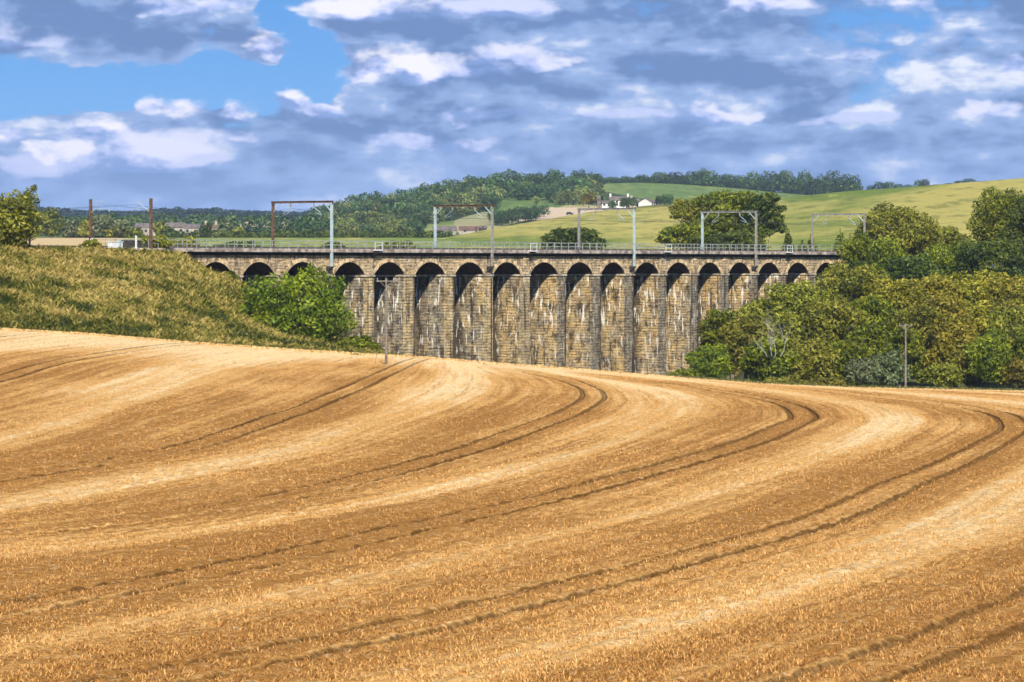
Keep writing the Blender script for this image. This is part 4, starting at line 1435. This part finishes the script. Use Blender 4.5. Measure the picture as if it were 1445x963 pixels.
# ------------------------------------------------------------------ buildings
def house(name, px, pyb, Y, wpx, wallpx, roofpx, depth, wall, roof, label, rot=0.0, chim=(), wins=3, cat='farmhouse', storeys=1, group=None):
    s = Y / F
    c = U(px, pyb, Y)
    w = wpx * s; hw_ = wallpx * s; hr = roofpx * s
    root = empty(name, tuple(c), rot); tag(root, label, cat, group)
    x0, x1, y0, y1 = -w / 2, w / 2, 0, depth
    m = MB()
    m.box((x0, y0, -2), (x1, y1, hw_))
    m.add([(x0, y0, hw_), (x0, y1, hw_), (x0, depth / 2, hw_ + hr)], [(0, 2, 1)])
    m.add([(x1, y0, hw_), (x1, y1, hw_), (x1, depth / 2, hw_ + hr)], [(0, 1, 2)])
    m.build('wall', wall, root)
    e = .35; rt = MB()
    sl = hr / (depth / 2)
    for ya, yb_, sg in ((y0 - e, depth / 2, 1), (y1 + e, depth / 2, -1)):
        za = hw_ - e * sl + .05; zt = hw_ + hr + .05
        rt.add([(x0 - e, ya, za), (x1 + e, ya, za), (x1 + e, yb_, zt), (x0 - e, yb_, zt), (x0 - e, ya, za + .22), (x1 + e, ya, za + .22), (x1 + e, yb_, zt + .22), (x0 - e, yb_, zt + .22)],
               [(0, 3, 2, 1), (4, 5, 6, 7), (0, 1, 5, 4), (1, 2, 6, 5), (3, 0, 4, 7), (2, 3, 7, 6)])
    ro = rt.build('roof', roof, root)
    for f in chim:
        xc = x0 + w * f
        ch = MB().box((xc - .5, depth / 2 - .5, hw_ + hr * .4), (xc + .5, depth / 2 + .5, hw_ + hr + 1.5))
        ch.box((xc - .6, depth / 2 - .6, hw_ + hr + 1.5), (xc + .6, depth / 2 + .6, hw_ + hr + 1.7))
        ch.build('chimney', wall, ro)
    for st in range(storeys):
        for k in range(wins):
            xc = x0 + w * (k + .5) / wins; zc_ = hw_ * (st + .55) / storeys
            if st == 0 and k == wins // 2:
                MB().box((xc - .5, -.06, 0), (xc + .5, .05, 2.1)).build('door', MAT['box_dark'], root)
                continue
            wd = MB().box((xc - .55, -.05, zc_ - .6), (xc + .55, .05, zc_ + .6)).build('window', MAT['darkglass'], root)
            MB().box((xc - .65, -.09, zc_ - .72), (xc + .65, -.005, zc_ - .62)).build('sill', MAT['whitewall'], wd)
    return root


house('farmhouse', 874, 291, 1815, 27, 8, 5, 7, MAT['whitewall'], MAT['slate'], 'white two-storey farmhouse with a chimney at each end on the hilltop', 0, (.04, .96), 4, storeys=2)
house('farm_outbuilding', 856, 291, 1812, 13, 4, 3, 5, MAT['whitewall'], MAT['slate'], 'low white outhouse on the left of the white farmhouse', 0, (), 2, 'outbuilding')
house('farm_outbuilding', 895, 291, 1818, 16, 5.5, 4.5, 6, MAT['farstone'], MAT['slate'], 'brown-roofed wing with one chimney on the right of the white farmhouse', 0, (.25,), 2, 'outbuilding')
house('farm_outbuilding', 908, 290.5, 1812, 14, 4.5, 3, 6, MAT['whitewall'], MAT['slate'], 'long low cream shed between the farmhouse and the gabled barn', 0, (), 2, 'outbuilding')
house('gabled_barn', 922, 291, 1806, 11, 5.5, 5, 7, MAT['whitewall'], MAT['slate'], 'white gabled barn at the right end of the hilltop farm', math.radians(62), (), 2, 'barn')
house('gabled_barn', 929, 291, 1815, 10, 4, 4, 6, MAT['farstone'], MAT['slate'], 'small dark-roofed barn behind the white gabled barn', math.radians(30), (), 2, 'barn')
# ruined tower and dovecote-like clump
p = U(845, 290, 1825)
root = empty('stone_tower', tuple(p)); tag(root, 'narrow brown ruined stone tower left of the white farmhouse', 'tower')
MB().box((-.9, 0, -2), (.9, 2.2, 5.0)).box((-.9, 0, 5.002), (-.3, 2.2, 5.6)).box((.4, 0, 5.002), (.9, 2.2, 5.4)).build('wall', MAT['slate'], root)
MB().box((-.3, -.05, 2.2), (.3, .05, 3.2)).build('window', MAT['darkglass'], root)
tree('beech_tree', 831, 281, 9, 9, 1822, 'brown', 'brown leafed tree with pale forked stems left of the farmhouse', 'tree', seed=90, ybase=294, leaf=.5, nb=10, dens=.9)

house('stone_barn', 212, 331.5, 1600, 42, 10, 5.5, 8, MAT['farstone'], MAT['slate'], 'long low stone barn with slate roof right behind the right brown mast', 0, (), 7, 'barn')
house('stone_barn', 246, 331, 1620, 28, 10, 6, 8, MAT['farstone'], MAT['slate'], 'grey stone barn with large dark openings in the middle of the distant steading', 0, (), 3, 'barn')
house('stone_barn', 270, 331, 1610, 22, 9, 5, 8, MAT['farstone'], MAT['slate'], 'stone barn with a dark roof left of the red-gabled cottage', 0, (), 2, 'barn')
house('cottage', 297, 331, 1600, 18, 9, 5, 6, MAT['farstone'], MAT['redroof'], 'small pale cottage with red roof and two chimneys at the end of the distant steading', 0, (.1, .9), 3, 'cottage')
house('farm_shed', 627, 330, 1760, 32, 4, 6, 12, MAT['farstone'], MAT['slate'], 'brown-grey shed roof showing behind the pasture by the second portal', 0, (), 2, 'shed')
house('farm_shed', 664, 327.5, 1770, 32, 2.5, 5, 12, MAT['farstone'], MAT['redroof'], 'reddish shed roof showing behind the pasture inside the second portal', 0, (), 2, 'shed')
house('farm_shed', 682, 325, 1765, 9, 3, 3, 8, MAT['box_dark'], MAT['slate'], 'small black shed at the right end of the reddish roof', 0, (), 1, 'shed')

# dark car parked on the sandy ground
p = atW(804, 303.5)
root = empty('parked_car', tuple(p + np.array([0, 0, 0]))); tag(root, 'small dark vehicle parked on the pale sandy ground left of the farmhouse', 'car')
prof = [(-2.3, .4), (2.3, .4), (2.3, 1.0), (1.4, 1.15), (.8, 1.8), (-1.6, 1.85), (-2.2, 1.1)]
m = MB(); n_ = len(prof)
m.add([(x, -.9, z) for x, z in prof] + [(x, .9, z) for x, z in prof], [tuple(range(n_)), tuple(range(2 * n_ - 1, n_ - 1, -1))] + [(i, n_ + i, n_ + (i + 1) % n_, (i + 1) % n_) for i in range(n_)])
m.build('body', MAT['carpaint'], root)
for xx in (-1.4, 1.4):
    for yy in (-.85, .85):
        MB().bar((xx, yy - .12, .38), (xx, yy + .12, .38), .38, n=12).build('wheel', MAT['tyre'], root)
MB().box((-1.2, -.93, 1.2), (.5, -.91, 1.65)).build('window', MAT['darkglass'], root)

# ------------------------------------------------------------------ wooden poles in the field
def pole(px, pyb, pyt, Y, label, yaw, arm=1.1):
    p = U(px, pyb, Y)
    H = (pyb - pyt) * Y / F
    root = empty('telegraph_pole', tuple(p - np.array([0, 0, .15])), yaw)
    tag(root, label, 'pole', 'wooden poles standing in the field')
    MB().bar((0, 0, -1), (0, 0, H), .15, .10, 10).build('shaft', MAT['wood'], root)
    ca = MB().box((-arm, -.06, H - .28), (arm, .06, H - .14)).build('crossarm', MAT['wood'], root)
    for x in (-arm + .1, 0, arm - .1):
        MB().bar((x, 0, H - .14), (x, 0, H + .12), .05, .04, 8).build('insulator', MAT['porc'], ca)
    MB().bar((-arm * .6, 0, H - .28), (0, 0, H - .9), .03).bar((arm * .6, 0, H - .28), (0, 0, H - .9), .03).build('brace', MAT['wood'], root)
    return p, H


pole(545, 516, 392, 368, 'thin wooden pole with crossarm in front of the left arches', .1, 1.0)
pole(1278, 551, 456, 481, 'thin wooden pole with crossarm in front of the wood on the right', -.15, .9)
MB().box((-.01, -.01, 0), (.01, .01, .01))
# stay wire of the first pole
p = U(545, 516, 368)
o = MB().bar(tuple(p + np.array([0, 0, 8.2])), tuple(p + np.array([-1.2, 1.5, 0])), .015, n=4).build('stay_wire', MAT['wirem'])
tag(o, 'thin stay wire slanting from the pole in front of the left arches', 'wire')

# straw clod at the field edge
r = np.random.default_rng(5)
p = U(501, 506, 428)
bl = [(0, 0, .2, .7, .5, .35), (.5, .1, .15, .4, .4, .25)]
V, Q, t = leaves(bl, 500, .12, 5, .8)
o = link('weed_clump', np_mesh('weed_clump', V, Q, fattrs={'tint': t}), FM['brown']); o.location = p
tag(o, 'small dark weed clump on the far rim of the field below the leftmost pier', 'plant')


# ------------------------------------------------------------------ lineside equipment on the bank
def on_bank(px, py, n=-.9):
    t = t_of(px, n); q = vw(t, n, 0)
    return np.array([q[0], q[1], (HY - py) * q[1] / F])


p = on_bank(163, 352); root = empty('equipment_cabinet', tuple(p), AL); tag(root, 'low white equipment cabinet between the two brown masts', 'cabinet')
MB().box((-1.1, -.3, .15), (1.1, .4, .95)).build('body', MAT['white'], root, bevel=.03)
MB().box((-1.18, -.38, .95), (1.18, .48, 1.03)).build('lid', MAT['white'], root)
p = on_bank(169, 352, -1.3); root = empty('marker_post', tuple(p), AL); tag(root, 'short pale blue post beside the low white cabinet', 'post', 'lineside marker posts')
MB().box((-.17, -.12, -.2), (.17, .12, 1.25)).build('post', MAT['galv'], root)
p = on_bank(192, 353, -1.2); root = empty('marker_post', tuple(p), AL); tag(root, 'slim white post left of the right brown mast', 'post', 'lineside marker posts')
MB().box((-.10, -.08, -.2), (.10, .08, 1.85)).box((-.2, -.1, -.1), (.22, .1, .35)).build('post', MAT['white'], root)
p = on_bank(218, 350, 3.0); root = empty('signal_disc', tuple(p), AL); tag(root, 'white round-topped board just right of the right brown mast', 'sign')
m = MB(); m.bar((0, -.05, .9), (0, .05, .9), .55, n=16); m.build('board', MAT['white'], root); MB().bar((0, .08, -.5), (0, .08, 1.0), .05).build('post', MAT['greysteel'], root)
p = on_bank(184, 352, .4); root = empty('relay_box', tuple(p), AL); tag(root, 'dark lineside box between the two brown masts', 'cabinet')
MB().box((-1.6, -.4, 0), (1.6, .4, 1.15)).build('body', MAT['box_dark'], root, bevel=.04)
MB().box((-1.7, -.5, 1.15), (1.7, .5, 1.25)).build('lid', MAT['greysteel'], root)
p = on_bank(205, 352, .2); root = empty('relay_box', tuple(p), AL); tag(root, 'dark sloped lineside box at the foot of the right brown mast', 'cabinet')
MB().add([(-1, -.4, 0), (1, -.4, 0), (1, .4, 0), (-1, .4, 0), (-.5, -.4, .8), (1, -.4, .9), (1, .4, .9), (-.5, .4, .8)], [(0, 3, 2, 1), (4, 5, 6, 7), (0, 1, 5, 4), (1, 2, 6, 5), (2, 3, 7, 6), (3, 0, 4, 7)]).build('body', MAT['box_dark'], root)
p = on_bank(130, 350, 4.5); root = empty('warning_board', tuple(p), AL); tag(root, 'small white board beside the left brown mast', 'sign')
m = MB(); m.bar((0, -.04, .9), (0, .04, .9), .4, n=12); m.build('board', MAT['white'], root); MB().bar((0, .08, -.5), (0, .08, 1.0), .05).build('post', MAT['greysteel'], root)

# ------------------------------------------------------------------ haze
HZ = [(-5200, -250, -33), (5200, 6200, 135)]
hb = MB().box(*HZ)
hm = bpy.data.materials.new('haze_air'); hm.use_nodes = True
nt = hm.node_tree; nt.nodes.clear()
vo = nt.nodes.new('ShaderNodeVolumePrincipled'); ou = nt.nodes.new('ShaderNodeOutputMaterial')
vo.inputs['Color'].default_value = (.60, .76, 1.0, 1)
vo.inputs['Density'].default_value = .00005
vo.inputs['Anisotropy'].default_value = 0.0
nt.links.new(vo.outputs[0], ou.inputs['Volume'])
hz = hb.build('haze', hm)
tag(hz, 'thin blue summer haze over the far hills', 'haze', kind='stuff')

# ------------------------------------------------------------------ light and sky
SUN_EL, SUN_AZ = math.radians(35), math.radians(180 - 5)     # azimuth from +Y clockwise: behind the camera
L = bpy.data.lights.new('sun', 'SUN'); L.energy = 5.0; L.angle = math.radians(.53); L.color = (1.0, .93, .82)
so = bpy.data.objects.new('sun', L)
sd = Vector((math.sin(SUN_AZ) * math.cos(SUN_EL), math.cos(SUN_AZ) * math.cos(SUN_EL), math.sin(SUN_EL)))
so.rotation_euler = sd.to_track_quat('Z', 'Y').to_euler()
COL.objects.link(so)

wd = bpy.data.worlds.new('World'); scene.world = wd; wd.use_nodes = True
wd.cycles.sampling_method = 'MANUAL'; wd.cycles.sample_map_resolution = 256
k = N(wd)
bg = wd.node_tree.nodes['Background']
sky = k.new('ShaderNodeTexSky', sky_type='NISHITA', sun_disc=False)
sky.sun_elevation = SUN_EL; sky.sun_rotation = SUN_AZ; sky.altitude = 50; sky.air_density = 1.0; sky.dust_density = .3; sky.ozone_density = 2.0
tc = k.new('ShaderNodeTexCoord').outputs['Generated']
sp = k.new('ShaderNodeSeparateXYZ'); k.l.new(tc, sp.inputs[0])
az = k.math('ARCTAN2', sp.outputs[0], sp.outputs[1])
UU = k.math('MULTIPLY', az, 10.0); VV = k.math('MULTIPLY', sp.outputs[2], 10.0)
# small turbulent offsets so that nothing keeps a plain outline
wn = k.new('ShaderNodeTexNoise'); wn.inputs['Scale'].default_value = 3.2; wn.inputs['Detail'].default_value = 4; wn.inputs['Roughness'].default_value = .6
k.l.new(k.comb(UU, k.math('MULTIPLY', VV, 1.8), 2.0), wn.inputs['Vector'])
ws = k.new('ShaderNodeSeparateColor'); k.l.new(wn.outputs['Color'], ws.inputs[0])
UW = k.math('ADD', UU, k.math('MULTIPLY', k.math('SUBTRACT', ws.outputs[0], .5), .34))
VW = k.math('ADD', VV, k.math('MULTIPLY', k.math('SUBTRACT', ws.outputs[1], .5), .17))


def blob(cx, cy, rx, ry, amp):
    """elliptic cloud mass or gap; azimuth and elevation are written as photo pixels for convenience"""
    u0 = (cx - CX) / F * 10; v0 = (HY - cy) / F * 10; ru = rx / F * 10; rv = ry / F * 10
    a = k.math('DIVIDE', k.math('SUBTRACT', UW, u0), ru); b = k.math('DIVIDE', k.math('SUBTRACT', VW, v0), rv)
    q = k.math('ADD', k.math('MULTIPLY', a, a), k.math('MULTIPLY', b, b))
    return k.math('MULTIPLY', k.math('EXPONENT', k.math('MULTIPLY', q, -1.0)), amp)


def total(lst):
    r = None
    for b_ in lst:
        q = blob(*b_)
        r = q if r is None else k.math('ADD', r, q)
    return r


cov = total([(250, 128, 230, 36, -.62), (398, 45, 42, 75, -.85), (60, 140, 90, 34, -.35), (350, 105, 120, 26, -.35), (430, 92, 40, 34, -.4),
             (368, 70, 32, 20, 1.25), (300, 70, 26, 40, -.3), (560, 92, 95, 34, .30), (130, 45, 190, 46, .22), (520, 12, 90, 34, .30), (420, 150, 36, 22, .40), (240, 152, 60, 20, .35),
             (335, 158, 50, 18, .28), (60, 185, 110, 20, .2), (700, 120, 220, 60, .15), (440, 110, 40, 60, -.15), (250, 265, 420, 50, .30), (1000, 240, 600, 60, .20)])


def dens(du, dv):
    u = k.math('ADD', UU, du); vq = k.math('ADD', VV, dv)
    a = k.noise(k.comb(u, k.math('MULTIPLY', vq, 2.2), 0.0), 2.4, 5, .52, .25)
    uw = k.math('ADD', UW, du); vw_ = k.math('ADD', VW, dv)
    b = None
    for sc, am in ((6.0, .16), (15.0, .06)):
        vo = k.new('ShaderNodeTexVoronoi', feature='F1', voronoi_dimensions='2D')
        k.l.new(k.comb(uw, k.math('MULTIPLY', vw_, 1.8), 0.0), vo.inputs['Vector'])
        vo.inputs['Scale'].default_value = sc
        q = k.math('MULTIPLY', k.math('SUBTRACT', .45, vo.outputs['Distance']), am)
        b = q if b is None else k.math('ADD', b, q)
    c_ = k.math('MULTIPLY', k.math('SUBTRACT', k.noise(k.comb(u, k.math('MULTIPLY', vq, 1.6), 5.0), 11.0, 3, .62), .5), .22)
    return k.math('ADD', k.math('ADD', a, b), c_)


d0 = dens(0.0, 0.0); d1 = dens(.02, .055)
cdn = k.math('SUBTRACT', k.math('ADD', d0, k.math('ADD', cov, .14)), k.rng(VV, .95, 3.0, 0, .22))
alpha = k.rng(cdn, .43, .59)
rel = k.math('SUBTRACT', d0, d1)
big = k.noise(k.comb(UU, k.math('MULTIPLY', VV, 4.2), 9.0), 2.0, 4, .58, .3)
lit = k.math('ADD', k.math('MULTIPLY', rel, 2.7), k.math('MULTIPLY', k.math('SUBTRACT', big, .5), 2.1))
lit = k.math('ADD', lit, total([(560, 88, 80, 22, .4), (130, 190, 110, 26, .35), (150, 60, 200, 40, -.30), (860, 40, 150, 34, -.25),
                                (1400, 110, 60, 40, .2), (800, 150, 200, 16, .15), (960, 110, 300, 24, -.1), (700, 260, 900, 50, .15), (200, 225, 160, 24, .25)]))
lit = k.math('MULTIPLY_ADD', lit, k.rng(VV, .05, .45, .7, 1.0), .24)
lit = k.math('SUBTRACT', lit, k.rng(cdn, .62, .90, 0, .18))
SC = .86
ccol = k.mix(k.rng(lit, -.20, .45), tuple(q * SC for q in (1.7, 2.8, 5.6)), tuple(q * SC for q in (3.3, 4.8, 8.2)))
ccol = k.mix(k.rng(lit, .35, .95), ccol, tuple(q * SC for q in (8.4, 8.9, 10.4)))
hi = k.rng(VV, .05, .45, 1.0, 0.0)
ccol = k.mix(k.math('MULTIPLY', hi, .6), ccol, tuple(q * SC for q in (3.3, 5.0, 9.2)))
skyg = k.mix(k.rng(VV, .2, .75), (1.45, 3.6, 7.9), (.75, 2.5, 6.6))
skyc = k.mix(k.rng(VV, .9, 2.5, .8, .0), k.mix(1.0, sky.outputs[0], (.50, .80, 1.15), 'MULTIPLY'), skyg)
final = k.mix(alpha, skyc, ccol)
# single cumulus heads: bright crown, shaded flat base, ragged outline
tex = k.math('MULTIPLY', k.math('SUBTRACT', d0, .52), 4.4)


def puff(prev, cx, cy, rx, ry, br):
    u0 = (cx - CX) / F * 10; v0 = (HY - cy) / F * 10; ru = rx / F * 10; rv = ry / F * 10
    a = k.math('DIVIDE', k.math('SUBTRACT', UW, u0), ru); b = k.math('DIVIDE', k.math('SUBTRACT', VW, v0), rv)
    below = k.math('MULTIPLY', k.math('MINIMUM', b, 0.0), 1.1)
    bb = k.math('ADD', b, below)
    q = k.math('SUBTRACT', k.math('ADD', k.math('MULTIPLY', a, a), k.math('MULTIPLY', bb, bb)), tex)
    m_ = k.math('MULTIPLY', k.rng(q, 1.25, .15), k.rng(b, -1.2, .1, .0, 1.0))
    sh = k.math('ADD', k.math('ADD', k.math('MULTIPLY', b, .42), .50), k.math('MULTIPLY', rel, 4.2))
    sh = k.math('MULTIPLY', k.rng(sh, -.05, .95), br)
    cc = k.mix(k.rng(sh, 0.0, .45), (2.2, 3.4, 6.6), (4.7, 5.5, 8.6))
    cc = k.mix(k.rng(sh, .35, .95), cc, (8.5, 8.4, 9.4))
    return k.mix(m_, prev, cc)


for p_ in ((30, 60, 80, 26, .55), (250, 8, 100, 20, .7), (510, 16, 95, 32, .85), (700, 18, 90, 26, .6), (1100, 8, 100, 24, .7), (1260, 14, 90, 22, .9),
           (660, 98, 90, 26, .65), (560, 92, 90, 32, 1.1), (750, 84, 70, 17, .7), (1230, 84, 60, 15, .6), (1420, 98, 40, 20, .75),
           (1035, 158, 46, 15, .72), (1385, 165, 50, 15, .7), (1200, 172, 80, 14, .5), (880, 165, 110, 14, .5), (700, 165, 90, 16, .6), (368, 71, 32, 22, .95),
           (215, 152, 30, 22, .7), (262, 152, 42, 22, .85), (458, 158, 34, 18, .85), (342, 162, 42, 22, 1.1), (417, 149, 32, 25, 1.35),
           (20, 195, 46, 22, .9), (300, 198, 90, 26, .65), (600, 200, 110, 18, .55), (60, 240, 90, 20, .5), (190, 232, 120, 22, .55), (130, 196, 60, 26, .95), (215, 214, 70, 24, .7), (80, 220, 44, 18, .8), 
           ):
    final = puff(final, *p_)
k.put(bg.inputs['Color'], final)
bg.inputs['Strength'].default_value = .10

# ------------------------------------------------------------------ render settings
scene.view_settings.view_transform = 'Standard'
scene.view_settings.look = 'None'
scene.view_settings.exposure = 0.25
scene.view_settings.gamma = 1.0
scene.view_settings.use_curve_mapping = False
scene.cycles.max_bounces = 3
scene.cycles.diffuse_bounces = 1
scene.cycles.glossy_bounces = 1
scene.cycles.transmission_bounces = 2
scene.cycles.transparent_max_bounces = 4
scene.cycles.volume_bounces = 0
scene.cycles.use_denoising = True
scene.cycles.use_adaptive_sampling = True
scene.cycles.adaptive_threshold = .03
scene.cycles.adaptive_min_samples = 16
